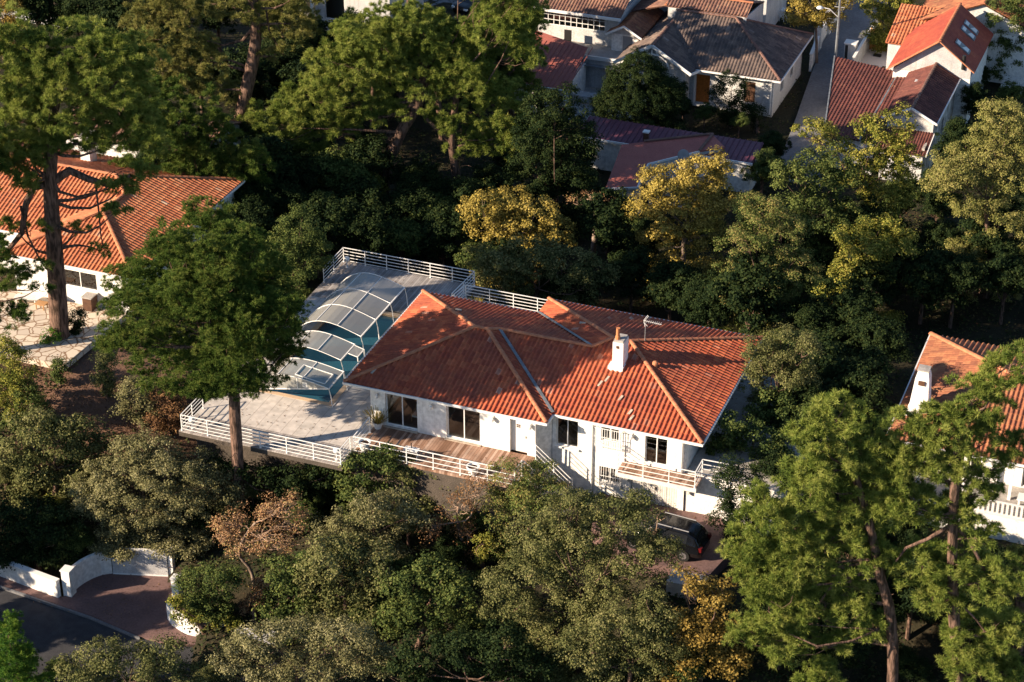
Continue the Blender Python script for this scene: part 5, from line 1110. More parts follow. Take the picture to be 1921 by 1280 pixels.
def leaf_mesh(c, nrm, size, asp=.62):
    n = len(c); nn = nrm + rdir(n)*.75; nn /= np.linalg.norm(nn, axis=1, keepdims=True)
    a = np.cross(nn, rdir(n)); a /= np.maximum(1e-6, np.linalg.norm(a, axis=1, keepdims=True)); b = np.cross(nn, a)
    s = size*rng.uniform(.6, 1.25, (n, 1))
    V = np.stack([c-a*s*.5, c-b*s*.5*asp, c+a*s*.5, c+b*s*.5*asp], 1).reshape(-1, 3); return V, rng.uniform(0, 1, n)
KIND = {  # clump radius, cover, elements per clump, element size, flatten
 'pine': dict(rc=.30, cover=2.0, n=10, L=.24, w=.024, k=30, flat=.85, ra=.48),
 'finepine': dict(rc=.34, cover=3.4, n=10, L=.17, w=.021, k=26, flat=.42, ra=.50),
 'leaf': dict(rc=.52, cover=1.5, n=110, s=.15, flat=.8),
 'fine': dict(rc=.46, cover=1.7, n=120, s=.11, flat=.8),
 'big': dict(rc=.7, cover=1.4, n=110, s=.22, flat=.8),
 'feather': dict(rc=.5, cover=1.5, n=130, s=.105, flat=.55),
 'sparse': dict(rc=.5, cover=.55, n=55, s=.11, flat=.8),
 'hedge': dict(rc=.35, cover=1.8, n=80, s=.11, flat=.9)}
def crown_pts(masses, kd, cover=1.0):
    """clump centres spread over the surfaces of the masses (centre, radii)"""
    cc = []; dd = []
    for c, r in masses:
        area = 4*math.pi*((r[0]*r[1])**1.6/3+(r[0]*r[2])**1.6/3+(r[1]*r[2])**1.6/3)**(1/1.6)
        n = max(3, int(area/(math.pi*kd.get('ra', kd['rc'])**2)*kd['cover']*cover)); d = rdir(n*2); d = d[(d[:, 2] > -.55) | (rng.random(len(d)) < .35)][:n]; n = len(d)
        # uneven outline: radius wobbles with direction
        ph = rng.uniform(0, 6.28, 6); wob = 1+.16*np.sin(d[:, 0]*4+ph[0]+d[:, 2]*3)+.10*np.sin(d[:, 1]*6+ph[1])+.08*np.sin(d[:, 2]*8+ph[2]+d[:, 0]*5)
        rr = np.where(rng.random(n) < .2, rng.uniform(.35, .75, n), rng.uniform(.8, 1.02, n))*wob
        cc.append(c + d*r*rr[:, None]); dd.append(d)
    return np.concatenate(cc), np.concatenate(dd)
def crown(parent, masses, kind, mt, cover=1.0, name='crown', esc=1.0):
    kd = KIND[kind]; cc, dd = crown_pts(masses, kd, cover); n = len(cc); m_ = max(1, int(kd['n']))
    rcs = kd['rc']*rng.uniform(.6, 1.3, n)
    d = rdir(n*m_).reshape(n, m_, 3); d[..., 2] = np.where(d[..., 2] < -.3, -d[..., 2], d[..., 2])
    rad = rng.uniform(.35, 1.05, (n, m_, 1)); off = d*rad*rcs[:, None, None]; off[..., 2] *= kd['flat']
    P = (cc[:, None, :]+off).reshape(-1, 3); tone = np.repeat(rng.uniform(-.16, .16, n), m_)
    if 'k' in kd:
        ax = (d*.35 + dd[:, None, :]*.2 + np.array([0, 0, .45])).reshape(-1, 3); P += rng.normal(size=P.shape)*.02
        V, R = tuft_mesh(P, ax, kd['L']*esc, kd['w']*esc, kd['k']); R = R+np.repeat(tone, kd['k']); nv = 3
    else:
        nr = (d*.7+dd[:, None, :]*.3+np.array([0, 0, .35])).reshape(-1, 3); V, R = leaf_mesh(P, nr, kd['s']*esc); R = R+tone; nv = 4
    NTRI[0] += len(V)//nv*(nv-2)
    return npmesh(name, V, np.arange(len(V)).reshape(-1, nv), mt, np.clip(R, 0, 1), parent, nv=nv), cc
def limb(m, a, b, r0, r1, n=5, bend=.12, sides=6):
    a = np.array(a); b = np.array(b); L = np.linalg.norm(b-a); o = rng.normal(size=3)*bend*L; o[2] -= .06*L
    pts = [tuple(a+(b-a)*t+o*math.sin(math.pi*t)) for t in np.linspace(0, 1, n)]; m.tube(pts, list(np.linspace(r0, r1, n)), sides, cap=False)
def tree(name, label, cat, kind, mt, base, masses, trunk=None, tw=14, group=None, cover=1.0, bark='bark', limbs=(), depth=.85, nb=5, esc=1.0, dY=0.0, twr=.55, zb=None, skirt=False):
    """base, masses, trunk and limbs are given where they appear; they stand in the vertical plane through the base point"""
    if zb is None: bp = G(*base)
    else: bp = U(base[0], base[1], zb)
    t = thingW(name, bp, label, cat, group); Y = bp[1]; ms = []
    for q in masses:
        c = onY(q[0], q[1], Y+(q[4] if len(q) > 4 else 0)+rng.uniform(-.5, .5)); sc_ = np.linalg.norm(c-cam_p)/F
        r = np.array([q[2]*sc_, min(q[2], q[3]*1.25)*sc_*depth, q[3]*sc_*1.06]); ms.append((c-bp, r))
    if skirt:
        top = np.mean([c for c, r in ms], 0); wx = np.mean([abs(c[0]-top[0]) for c, r in ms])+np.mean([r[0] for c, r in ms])*.8; zlow = min(c[2]-r[2] for c, r in ms)
        if zlow > .3:
            for f, k_ in ((.25, .8), (.65, 1.0)):
                for sx_ in ((-.5, .5) if wx > 1.5 else (0,)): ms.append((np.array([top[0]*f+sx_*wx, top[1]*f, zlow*f+.2]), np.array([wx*.6*k_, wx*.55*k_, max(.5, zlow*.38)])))
    if trunk:
        pts = [onY(x, y, Y)-bp for x, y in trunk]
    else:
        top = np.mean([c for c, r in ms], 0); pts = [np.array([0,0,-.1]), top*.5+np.array([rng.uniform(-.3,.3),0,0]), top]
    pts = [np.array(p, float) for p in pts]; pts[0] = pts[0].copy(); pts.insert(0, pts[0]-np.array([0,0,.8]))
    # smooth the trunk
    pp = [];
    for a, b in zip(pts, pts[1:]):
        for f in (0,.5): pp.append(a+(b-a)*f)
    pp.append(pts[-1]); pa = np.array(pp); sm = pa.copy(); sm[1:-1] = (pa[:-2]+2*pa[1:-1]+pa[2:])/4
    sc0 = np.linalg.norm(bp-cam_p)/F; r0 = tw*sc0/2; n = len(sm); rr = [r0*(1.15 if i < 2 else 1)*(1-(1-twr)*i/(n-1))*rng.uniform(.95,1.05) for i in range(n)]
    m = MB(); m.tube([tuple(p) for p in sm], rr, 10); o = m.build('trunk', bark, t, smooth=True, org=(0,0,0))
    m = MB(); m.tube([tuple(p) for p in sm[1:]], r0*.2, 5)
    if 'pine' in kind and trunk:
        for _ in range(9):
            q = sm[rng.integers(2, n)]; d_ = rdir(1)[0]; d_[2] = abs(d_[2])*.3-.15; limb(m, q, q+d_*rng.uniform(.5, 1.6), .022, .008, 4, .2, 4)
    for lb in limbs:
        w0 = lb[0]*sc0/2; lp = [onY(x, y, Y)-bp for x, y in lb[1]]; lp = [p+np.array([0, rng.uniform(-.15,.15), 0]) for p in lp]
        m.tube([tuple(p) for p in lp], list(np.linspace(w0, w0*.45, len(lp))), 8, cap=False)
    for c, r in ms:
        zz_ = [p for p in sm[2:] if p[2] <= c[2]+.3]; s = zz_[-1] if zz_ else sm[-1]
        if np.linalg.norm(c-s) < 1e-3: continue
        limb(m, s, c, max(.04, r0*.22), .02)
        for _ in range(nb): limb(m, s+(c-s)*rng.uniform(.5, 1), c+rdir(1)[0]*r*.8, .025, .008, 4, sides=4)
    if len(m.v): m.build('branches', bark if kind != 'sparse' else 'twig', t, org=(0,0,0))
    cr, cc = crown(t, ms, kind, mt, cover, esc=esc); return t

PN = 'tall umbrella pines'
tree('umbrella_pine', 'tallest umbrella pine at the left, its thick trunk rising from the stone terrace', 'pine tree', 'pine', 'pine_green', (112,632),
     [(120,110,120,60),(35,140,80,60),(200,150,85,65),(110,190,110,60),(30,230,70,60),(200,220,70,45),(40,300,50,38),(250,110,50,40),(265,235,45,35),(160,255,60,25),(90,268,60,24),(215,268,60,24),(285,275,40,24),(215,398,28,15),(150,432,16,9),(238,348,30,14),(272,325,26,18),(188,470,18,10),(95,425,20,16),(25,425,24,10),(205,350,22,10),(60,300,40,18),(5,60,50,40),(60,345,30,18)],
     [(112,632),(106,520),(99,420),(92,335),(100,230)], 38, limbs=[(18,[(92,345),(130,322),(165,335),(205,348),(245,330)]),(15,[(92,345),(62,352),(48,385),(40,440),(10,475),(-15,485)]),(5,[(40,385),(52,445),(75,490),(100,520)]),(4,[(180,350),(185,400),(190,440),(195,470)])], twr=.6)
tree('pine_bough', 'dark drooping pine boughs entering at the left edge in front of the white wall', 'pine tree', 'pine', 'pine_dark', (-130,700),
     [(-150,380,90,42),(-110,440,60,32),(-200,440,80,45),(-75,325,55,32),(-70,320,85,45),(-50,265,60,35),(-130,260,80,40),(-20,300,38,28),(-120,300,70,32),(-200,350,60,35),(-60,390,35,25),(12,520,35,35),(20,590,32,28),(-10,470,30,30),(60,500,25,14),(75,540,20,10)], tw=24, cover=.8)
tree('stone_pine', 'olive coloured pine at the top, its dark leaning trunk left of the central pine', 'pine tree', 'pine', 'pine_olive', (440,330),
     [(290,35,60,45),(350,20,60,45),(300,110,55,40),(370,110,60,45),(410,170,55,28),(330,160,45,28),(450,20,40,30),(545,45,50,45),(560,-10,50,35),(505,105,25,15)],
     [(440,330),(445,250),(462,170),(478,100),(482,50),(470,-30)], 30, bark='bark', cover=.8, twr=.6, limbs=[(4,[(500,20),(505,60),(520,85),(515,105)])])
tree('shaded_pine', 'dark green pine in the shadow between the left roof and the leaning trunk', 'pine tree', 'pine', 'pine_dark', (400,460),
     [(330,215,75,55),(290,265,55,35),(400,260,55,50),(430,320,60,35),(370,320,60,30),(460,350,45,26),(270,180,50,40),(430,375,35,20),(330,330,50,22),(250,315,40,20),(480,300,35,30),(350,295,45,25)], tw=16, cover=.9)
tree('umbrella_pine', 'big central umbrella pine with a bright broad crown and a leaning forked trunk', 'pine tree', 'pine', 'pine_green', (722,392),
     [(700,75,75,55),(790,60,75,50),(640,120,60,50),(740,130,80,55),(850,90,45,55),(590,190,70,45),(670,190,65,45),(520,240,65,45),(560,285,60,30),(470,245,30,25),(640,240,45,30),(800,150,60,50),(720,215,50,28),(500,290,40,22)],
     [(718,392),(716,340),(738,272),(765,225),(790,190),(800,120)], 30, limbs=[(16,[(735,262),(705,262),(672,285),(655,308)]),(9,[(735,258),(690,250),(640,252)])])
tree('umbrella_pine', 'umbrella pine behind the central one with a straight red brown trunk', 'pine tree', 'pine', 'pine_green', (866,408),
     [(985,15,38,32),(920,-25,60,35),(860,-40,55,30),(970,-40,45,30),(925,62,55,40),(970,40,45,36),(985,100,30,36),(880,150,60,45),(860,230,55,32),(905,275,62,28),(960,250,40,30),(940,200,50,45),(870,135,50,40)],
     [(866,408),(858,345),(850,290),(846,262),(852,215),(860,150)], 20, limbs=[(11,[(848,268),(822,245),(798,222),(790,200)])], dY=1)
tree('umbrella_pine', 'dark green pine crown right of the central pine, beside the red annex roof', 'pine tree', 'pine', 'pine_green', (960,232),
     [(960,-25,55,32),(930,-55,60,30),(1000,-50,50,30),(920,70,60,45),(965,45,48,40),(985,105,32,38),(930,130,60,42),(880,90,45,45),(975,160,35,28)], tw=16)
tree('fine_needled_pine', 'dense dark green pine hanging over the pool terrace on a bare trunk', 'pine tree', 'finepine', 'pine_dark', (447,912),
     [(390,440,65,42,2.6),(440,475,70,50,-0.4),(330,510,75,50,2.6),(400,540,90,60,-1.2),(500,520,45,55,1.8),(280,580,75,45,-1.2),(360,610,90,55,1.8),(450,610,75,60,-1.2),(520,600,45,50,1.8),(250,640,55,32,-1.2),(330,680,70,38,1.8),(420,690,80,40,-1.2),(490,670,50,35,1.8),(320,460,45,35,-0.4),(230,575,40,25,1.8),(300,725,35,18,-1.2),(430,722,75,26,1.8),(380,735,50,16,-1.2),(530,650,45,42,1.8),(215,635,38,25,-1.2),(390,405,50,28,2.6),(545,590,35,45,-1.2),(470,560,50,45,1.8),(350,560,70,45,-1.2),(440,640,60,45,-1.2),(430,715,60,28,-1),(420,560,60,45,-1.4),(320,500,70,38,4.2),(450,560,70,40,4.5),(235,525,45,28,4),(300,565,70,40,3.8),(400,735,70,14,-1.4),(475,715,50,20,-1.2),(410,480,55,40,-1)],
     [(447,912),(445,840),(440,780),(440,735),(436,690),(430,650)], 25, twr=.7, cover=1.0, zb=-2.2)
# far right pair of pines in the foreground
tree('maritime_pine', 'foreground pine at the lower right with a curved bare trunk', 'pine tree', 'pine', 'pine_green', (1668,1395),
     [(1565,785,55,42),(1640,840,55,35),(1530,830,45,38),(1550,880,60,40),(1660,950,50,40),(1600,1040,60,40),(1500,1060,60,35),(1600,850,55,40),(1520,910,60,45),(1590,930,60,45),(1650,900,50,45),(1430,960,50,42),(1490,990,65,45),(1560,1010,55,40),(1410,1030,55,38),(1470,1070,60,45),(1390,1075,35,28),(1620,990,50,35),(1440,1145,50,38),(1510,1130,60,40),(1400,1190,35,30),(1560,1200,35,38),(1590,1100,45,22),(1630,1180,32,38),(1540,1270,40,35),(1470,1210,50,36),(1440,1100,40,34),(1500,1170,50,34),(1600,1150,35,28),(1660,1040,40,30)],
     [(1668,1395),(1674,1300),(1676,1210),(1668,1130),(1650,1085),(1640,1020),(1625,960),(1600,880)], 24, cover=.95, limbs=[(7,[(1645,1070),(1590,1085),(1555,1105),(1535,1130)]),(6,[(1640,1050),(1600,1052),(1540,1060)])], zb=-6.3)
tree('maritime_pine', 'foreground pine before the right house veranda, its trunk rising straight up', 'pine tree', 'pine', 'pine_green', (1796,1400),
     [(1775,800,60,36),(1840,745,55,38),(1730,870,60,35),(1850,830,50,30),(1810,880,45,28),(1830,925,45,26),(1720,960,45,25),(1815,970,32,20),(1855,900,32,20),(1690,795,40,26),(1875,712,40,32),(1912,680,30,35),(1705,838,55,32),(1780,800,60,42),(1690,880,60,40),(1750,870,50,40),(1740,950,45,38),(1790,960,50,32),(1690,940,30,25),(1850,780,40,25),(1905,850,30,40),(1720,1060,45,35),(1790,1060,55,38),(1860,1090,60,42),(1770,1120,45,38),(1840,1010,35,22),(1820,1200,55,45),(1880,1190,50,45),(1840,1260,60,38),(1905,1260,40,40),(1740,1110,32,28)],
     [(1798,1400),(1798,1310),(1795,1230),(1788,1140),(1786,1060),(1788,960),(1795,860),(1800,780)], 26, cover=.85, limbs=[(8,[(1786,985),(1740,1010),(1700,1030),(1680,1050)]),(9,[(1787,985),(1815,1010),(1835,1045),(1850,1075)]),(5,[(1790,1120),(1830,1160),(1860,1200)])], zb=-6.2)
tree('maritime_pine', 'pine trunk cut by the right edge of the picture near the bottom', 'pine tree', 'pine', 'pine_olive', (1910,1330),
     [(1935,1060,45,40),(1960,1140,50,45),(1900,1130,25,22)], [(1908,1330),(1910,1200),(1914,1110),(1920,1050)], 26, cover=.6, zb=-6.2)
tree('young_pine', 'bright green young pine in the bottom left corner', 'pine tree', 'finepine', 'leaf_fresh', (20,1330), [(15,1190,28,35),(25,1240,42,42),(5,1280,45,35),(60,1270,35,25)], tw=10)
tree('umbrella_pine', 'dark pine added for shade behind the red annex, cut by the upper edge', 'pine tree', 'pine', 'pine_dark', (955,172), [(950,25,45,32),(985,62,30,32),(915,45,38,32),(960,-20,60,30),(1000,-45,45,26),(900,-30,45,26)], tw=14)  # extra pine added behind the crown to shade the grey roof
tree('umbrella_pine', 'pine top added for shade right of the leaning dark trunk at the upper edge', 'pine tree', 'pine', 'pine_olive', (540,215), [(535,40,40,30),(515,5,45,28),(565,-25,60,28),(500,-30,50,28)], tw=14)  # extra pine added to throw shade on the annex
tree('umbrella_pine', 'unseen pine added for shade behind the central crown, its top above the upper edge', 'pine tree', 'pine', 'pine_dark', (765,95), [(765,-60,65,35),(820,-85,60,35),(720,-90,60,35),(780,-120,70,35)], trunk=[(765,95),(766,30),(768,-40)], tw=12)  # crown out of view, added to shade the topmost houses
tree('umbrella_pine', 'unseen pine added for shade behind the left half of the big central crown', 'pine tree', 'pine', 'pine_dark', (700,265), [(690,75,60,38),(750,95,50,38),(650,115,45,32),(720,140,50,32)], tw=14)  # hidden from view, added to shade the courtyard and annex
tree('umbrella_pine', 'unseen pine added for shade behind the right half of the big central crown', 'pine tree', 'pine', 'pine_dark', (830,262), [(820,85,55,38),(860,120,45,35),(790,110,40,30)], tw=14)  # also out of sight, added for its shadow over the upper houses
# broad leaved trees
T = lambda lb, kd, mt, b, ms, **k: tree(skirt=k.pop('skirt', 'trunk' not in k and kd != 'sparse'), *(k.pop('name', 'leafy_tree'), lb, k.pop('cat', 'tree'), kd, mt, b, ms), **k)
T('pale green bushy tree at the left rear edge of the pool deck', 'fine', 'leaf_green', (575,575), [(560,440,45,42),(575,490,42,40),(535,470,30,35),(555,530,35,30)])
T('golden tree behind the pool house, leftmost of the yellow crowns', 'leaf', 'leaf_gold', (975,560), [(905,395,40,38),(955,385,40,32),(1000,420,55,45),(940,430,50,30),(1040,440,35,30)], bark='bark_pale')
T('olive green tree standing just in front of the golden crown behind the main roof', 'leaf', 'leaf_olive', (1000,620), [(930,490,55,32),(1000,485,60,35),(1060,500,50,35),(1110,520,35,30),(960,530,60,30)])
T('bright golden tree in front of the low red roofed house', 'leaf', 'leaf_gold', (1275,560), [(1250,345,55,32),(1310,335,50,35),(1340,375,38,42),(1220,385,40,32),(1280,400,65,45),(1240,450,40,35),(1320,440,40,35),(1345,310,25,18)], bark='bark_pale')
T('yellow green shrub catching light under the central pine limb', 'leaf', 'leaf_yellowgreen', (672,400), [(655,325,42,24),(690,345,36,24),(620,345,26,20)], name='shrub', cat='shrub')
T('small rusty bare tree between the two golden crowns', 'sparse', 'leaf_orange', (1110,480), [(1105,368,25,10),(1160,385,22,10),(1085,378,15,8)], name='bare_tree', bark='bark_pale')
T('feathery green and brown tree right of the golden crown behind the main house', 'feather', 'leaf_feather', (1440,660), [(1430,400,45,35),(1400,450,45,35),(1470,440,50,38),(1410,520,60,42),(1480,510,55,45),(1360,550,35,28),(1440,575,45,28),(1390,590,32,18)])
T('tall yellow green tree in front of the maroon garage roof', 'leaf', 'leaf_yellowgreen', (1660,520), [(1625,245,22,28),(1672,245,35,35),(1650,300,50,38),(1690,310,35,42),(1610,340,35,30),(1660,365,50,35),(1560,270,30,22),(1510,240,30,16),(1555,240,15,16),(1640,410,45,28)], name='yellowing_oak')
T('mixed green tree with yellow tufts at the foot of the lane', 'leaf', 'leaf_green', (1540,560), [(1500,330,50,35),(1560,330,50,40),(1530,400,60,42),(1480,400,40,35),(1590,420,45,38),(1550,470,55,35)])
T('tree with small rusty leaves below the yellow green crown', 'leaf', 'leaf_ochre', (1610,560), [(1600,425,35,18),(1570,400,15,10)])
T('broad yellow green crown in the middle of the shaded wood at right', 'leaf', 'leaf_yellowgreen', (1640,620), [(1625,455,50,42),(1670,450,45,38),(1560,555,30,30),(1600,500,40,30)])
T('big rounded mid green tree at the right edge above the shaded wood', 'fine', 'pine_olive', (1850,560), [(1880,230,55,40),(1850,290,60,42),(1790,320,50,38),(1900,330,45,50),(1830,370,55,40),(1885,410,50,42),(1765,345,30,25),(1920,270,40,50)], name='spreading_tree')
T('dark green conifer hiding the left corner of the grey roofed house', 'hedge', 'leaf_dark', (1215,262), [(1200,145,55,42),(1215,195,62,42),(1255,180,35,35),(1150,190,30,35)], name='conifer', cat='conifer', cover=1.6)
T('light green shrub left of the dark conifer in the courtyard corner', 'fine', 'leaf_green', (1145,238), [(1135,195,24,30),(1120,215,18,18)], name='shrub', cat='shrub')
T('dark round shrub beside the orange front door', 'fine', 'leaf_dark', (1370,235), [(1372,170,36,30),(1380,205,38,22)], name='shrub', cat='shrub')
T('small dark reddish shrub at the right corner of the grey roofed house', 'fine', 'leaf_dark', (1420,240), [(1415,210,20,16)], name='shrub', cat='shrub')
T('yellow tree beside the lane at the top edge', 'leaf', 'leaf_gold', (1532,118), [(1525,8,45,25),(1500,35,25,18),(1545,35,35,20),(1575,10,22,25)], trunk=[(1532,118),(1532,80),(1530,40)], tw=7, bark='bark_pale')
T('yellow green round tree across the lane at the top edge', 'leaf', 'leaf_yellowgreen', (1672,100), [(1645,15,28,22),(1690,10,30,25),(1665,40,25,16)])
T('dark green tree at the top right corner behind the orange roof', 'leaf', 'leaf_green', (1895,150), [(1890,30,40,38),(1915,70,30,35),(1880,75,28,18)])
T('dim brown orange tree in the top left corner', 'leaf', 'leaf_ochre', (10,110), [(10,15,32,28),(30,45,25,14),(0,50,25,14)])
T('big dark leafy tree between the central pine and the red annex', 'leaf', 'leaf_dark', (1050,440), [(1040,210,55,42),(1075,250,48,42),(1020,270,60,50),(1070,320,55,45),(1000,330,55,45),(1050,370,55,35)])
T('slim tree whose yellow green colour stands for sunlit tips against the annex wall', 'leaf', 'leaf_yellowgreen', (1012,240), [(1008,165,16,16),(1012,190,18,18)])  # leaf colour paints the lit tips of the dark tree beside it
T('olive brown tree leaning over the right corner of the main roof', 'fine', 'leaf_olive', (1455,860), [(1430,665,42,32),(1480,645,35,32),(1450,700,50,35),(1510,660,25,25),(1415,715,32,20),(1490,700,35,30),(1445,745,38,20)])
T('bright green shrub below the olive crown at the right roof corner', 'leaf', 'leaf_green', (1465,880), [(1455,765,42,30),(1500,790,32,35),(1420,790,28,22)], name='shrub', cat='shrub')
T('dark green laurel at the right end of the house', 'leaf', 'leaf_green', (1400,930), [(1370,800,30,28),(1415,830,50,38),(1360,845,32,28),(1450,860,35,42),(1400,880,38,32)], name='laurel', cat='shrub')
T('grey green climber like tree between the car and the foreground pine', 'fine', 'leaf_dark', (1385,1040), [(1365,895,28,38),(1400,930,38,42),(1360,960,28,35),(1395,990,32,28)], name='shrub', cat='shrub')
T('ochre autumn tree at the bottom right of centre', 'leaf', 'leaf_ochre', (1310,1295), [(1300,1100,26,30),(1345,1120,28,35),(1330,1180,55,40),(1290,1165,28,30),(1300,1240,62,40),(1370,1240,40,35),(1275,1270,35,30)])
T('large olive grey holm oak filling the slope below the house', 'fine', 'leaf_olive', (1080,1290), [(1080,950,60,30),(1020,1000,60,40),(1100,1010,75,45),(1180,960,55,38),(1000,1080,80,50),(1090,1090,85,55),(1180,1050,75,50),(960,1130,50,35),(1060,1160,80,42),(1160,1140,70,48),(1235,1035,45,32)], name='holm_oak', tw=18)
T('olive grey oak crown in front of the large holm oak near the bottom edge', 'fine', 'leaf_olive', (1190,1350), [(1160,1180,70,38),(1230,1150,40,42),(1180,1240,75,38),(1100,1220,55,32),(1240,1220,40,35)], name='holm_oak')
T('light green bamboo like tree rising before the stair railing', 'feather', 'leaf_feather', (985,1060), [(960,895,35,32),(1010,890,35,24),(940,940,42,35),(1000,940,55,35),(1050,920,38,30),(970,985,50,28),(1070,945,30,20)])
T('rusty brown thin tree left of the light green bamboo like tree', 'sparse', 'leaf_brown', (870,1080), [(895,915,28,22),(860,950,32,28),(880,1000,28,22),(810,990,26,24),(850,1040,35,20)], name='bare_tree', bark='bark_pale', nb=16, cover=2.2)
T('dark green rounded shrub under the left end of the brown deck', 'leaf', 'leaf_green', (700,985), [(680,878,40,30),(725,876,38,28),(665,925,32,30),(710,930,42,32)], name='shrub', cat='shrub')
T('long olive shrub growing under the middle of the brown deck rail', 'leaf', 'leaf_olive', (810,985), [(775,890,38,26),(825,897,42,26),(875,907,36,22),(915,917,28,18),(740,880,28,20),(945,925,28,18),(900,935,32,22),(790,945,45,25),(845,950,42,25)], name='shrub', cat='shrub')
T('silvery shrub with feathered tips on the slope below the deck', 'fine', 'leaf_grey', (690,1080), [(700,960,32,38),(740,950,28,30),(660,980,42,32),(620,1000,35,30),(700,1010,42,28),(770,970,30,25)], name='shrub', cat='shrub')
T('grey green dense tree on the middle of the slope', 'leaf', 'leaf_olive', (650,1210), [(610,1050,48,38),(670,1050,55,42),(640,1100,55,40),(720,1080,35,35),(590,1090,32,28)])
T('large pale olive bush spreading above the gate', 'fine', 'leaf_grey', (275,1028), [(270,850,60,35),(230,890,65,40),(310,890,65,42),(180,930,45,38),(250,950,70,45),(340,940,60,42),(300,995,55,25),(215,985,45,25),(380,890,45,35),(420,930,38,42),(160,960,30,25)], name='mimosa_tree', tw=12)
T('half bare orange autumn tree beside the driveway ramp', 'sparse', 'leaf_orange', (478,1095), [(530,950,38,22),(555,980,26,28),(500,965,32,22),(440,985,40,28),(500,1010,42,28),(460,1030,38,22),(420,1000,22,28),(545,1020,22,20)], trunk=[(478,1095),(468,1060),(445,1045),(455,1010),(480,980)], tw=8, name='autumn_tree', bark='bark_pale', nb=26, cover=2.6)
T('round clipped green bush above the sunlit white wall', 'hedge', 'leaf_green', (395,1165), [(370,1095,38,28),(415,1090,38,30),(395,1130,48,25)], name='shrub', cat='shrub')
T('low yellow green hedge growing along the sunlit white wall', 'hedge', 'leaf_yellowgreen', (385,1182), [(330,1135,14,22),(350,1160,28,14),(385,1168,32,12),(425,1170,32,14)], name='hedge', cat='hedge')
T('small orange shrub between the clipped bush and the green slope', 'hedge', 'leaf_orange', (480,1165), [(490,1105,18,18),(478,1130,16,20),(465,1148,14,10)], name='shrub', cat='shrub')
T('fresh green bush mass right of the orange shrub', 'leaf', 'leaf_green', (550,1200), [(530,1075,35,30),(560,1110,42,35),(510,1140,28,25),(580,1060,28,22),(545,1160,38,22)], name='shrub', cat='shrub')
T('yellow green sprays between the slope bushes and the large holm oak', 'hedge', 'leaf_yellowgreen', (900,1110), [(905,1020,18,16),(900,1045,12,14),(905,1090,12,18)], name='shrub', cat='shrub')
T('green bush with ochre tips in the middle of the lower slope', 'leaf', 'leaf_green', (780,1220), [(760,1100,45,32),(820,1080,40,32),(850,1120,42,35),(790,1150,55,35),(740,1160,42,30),(870,1180,42,35)], name='shrub', cat='shrub')
T('olive bush at the bottom edge below the dark road', 'fine', 'leaf_olive', (220,1350), [(190,1225,42,28),(250,1240,55,32),(150,1260,48,28),(310,1225,35,25),(220,1285,70,25),(330,1270,55,28)], name='shrub', cat='shrub')
T('grey olive bush at the bottom edge right of the dark road', 'fine', 'leaf_grey', (560,1350), [(500,1200,55,28),(570,1190,55,32),(640,1200,50,35),(480,1250,70,32),(590,1260,75,35),(690,1240,50,38),(430,1230,40,28)], name='shrub', cat='shrub')
T('dark green bush at the bottom edge left of the ochre tree', 'leaf', 'leaf_dark', (880,1350), [(800,1230,60,32),(880,1230,60,35),(950,1210,50,38),(1000,1250,60,32),(760,1260,42,28)], name='shrub', cat='shrub')
T('dark bush clump at the left edge above the road wall', 'leaf', 'leaf_dark', (70,1058), [(60,965,50,35),(100,990,48,32),(40,1005,45,28),(100,1025,38,20),(0,985,35,35),(140,1015,28,22)], name='shrub', cat='shrub')
T('yellow green sprigs above the dark clump at left', 'hedge', 'leaf_yellowgreen', (75,1010), [(72,965,16,16),(100,940,12,12)], name='shrub', cat='shrub')
T('brown green bushes on the left slope below the bare soil', 'leaf', 'leaf_olive', (90,960), [(60,800,50,32),(110,830,50,35),(30,850,42,32),(150,800,35,22),(180,850,42,28),(70,880,55,32),(140,895,40,30)], name='shrub', cat='shrub')
T('dark green leafy bush in the middle of the left slope', 'leaf', 'leaf_green', (165,930), [(140,830,25,20),(125,870,30,26),(165,880,26,26)], name='shrub', cat='shrub')
T('tall yellow green hedge at the left edge beside the stone terrace', 'hedge', 'leaf_yellowgreen', (20,800), [(15,660,26,26),(35,700,30,38),(5,730,35,35),(45,745,22,22)], name='hedge', cat='hedge')
T('dark side bush next to the tall hedge at the left edge', 'fine', 'leaf_green', (60,830), [(55,745,28,24),(75,770,20,20),(30,785,28,22)], name='shrub', cat='shrub')
T('small round bush with pale stems at the edge of the stone terrace', 'hedge', 'leaf_green', (112,725), [(112,690,20,15)], name='shrub', cat='shrub', bark='bark_pale', tw=3)
T('upright green bush on the bare soil slope near the big pine', 'hedge', 'leaf_olive', (203,745), [(200,680,22,22),(197,710,20,18)], name='shrub', cat='shrub')
T('small clipped bush left of the thick pine trunk', 'hedge', 'leaf_fresh', (93,645), [(92,633,20,13)], name='shrub', cat='shrub')
T('dark bush right of the thick pine trunk', 'hedge', 'leaf_dark', (142,630), [(142,603,18,18)], name='shrub', cat='shrub')
T('pale green soft bush between the bare soil and the pool terrace', 'fine', 'leaf_grey', (265,800), [(250,735,32,22),(275,760,28,22),(240,765,22,14)], name='shrub', cat='shrub')
T('rust brown shrub by the corner of the pool terrace railing', 'fine', 'leaf_brown', (320,815), [(300,745,28,22),(330,760,26,25),(310,785,28,18)], name='shrub', cat='shrub')
T('dark ground shrub in the shade below the pool terrace', 'leaf', 'leaf_dark', (540,985), [(400,872,28,12),(440,882,34,14),(480,888,34,16),(620,892,30,16),(510,900,32,22),(560,905,38,26),(600,900,30,22),(540,935,42,22)], name='shrub', cat='shrub')
T('green shrub between the stairs and the house wall', 'hedge', 'leaf_green', (1105,925), [(1095,893,18,16),(1080,875,14,14),(1100,915,16,12),(1060,860,14,12)], name='shrub', cat='shrub')
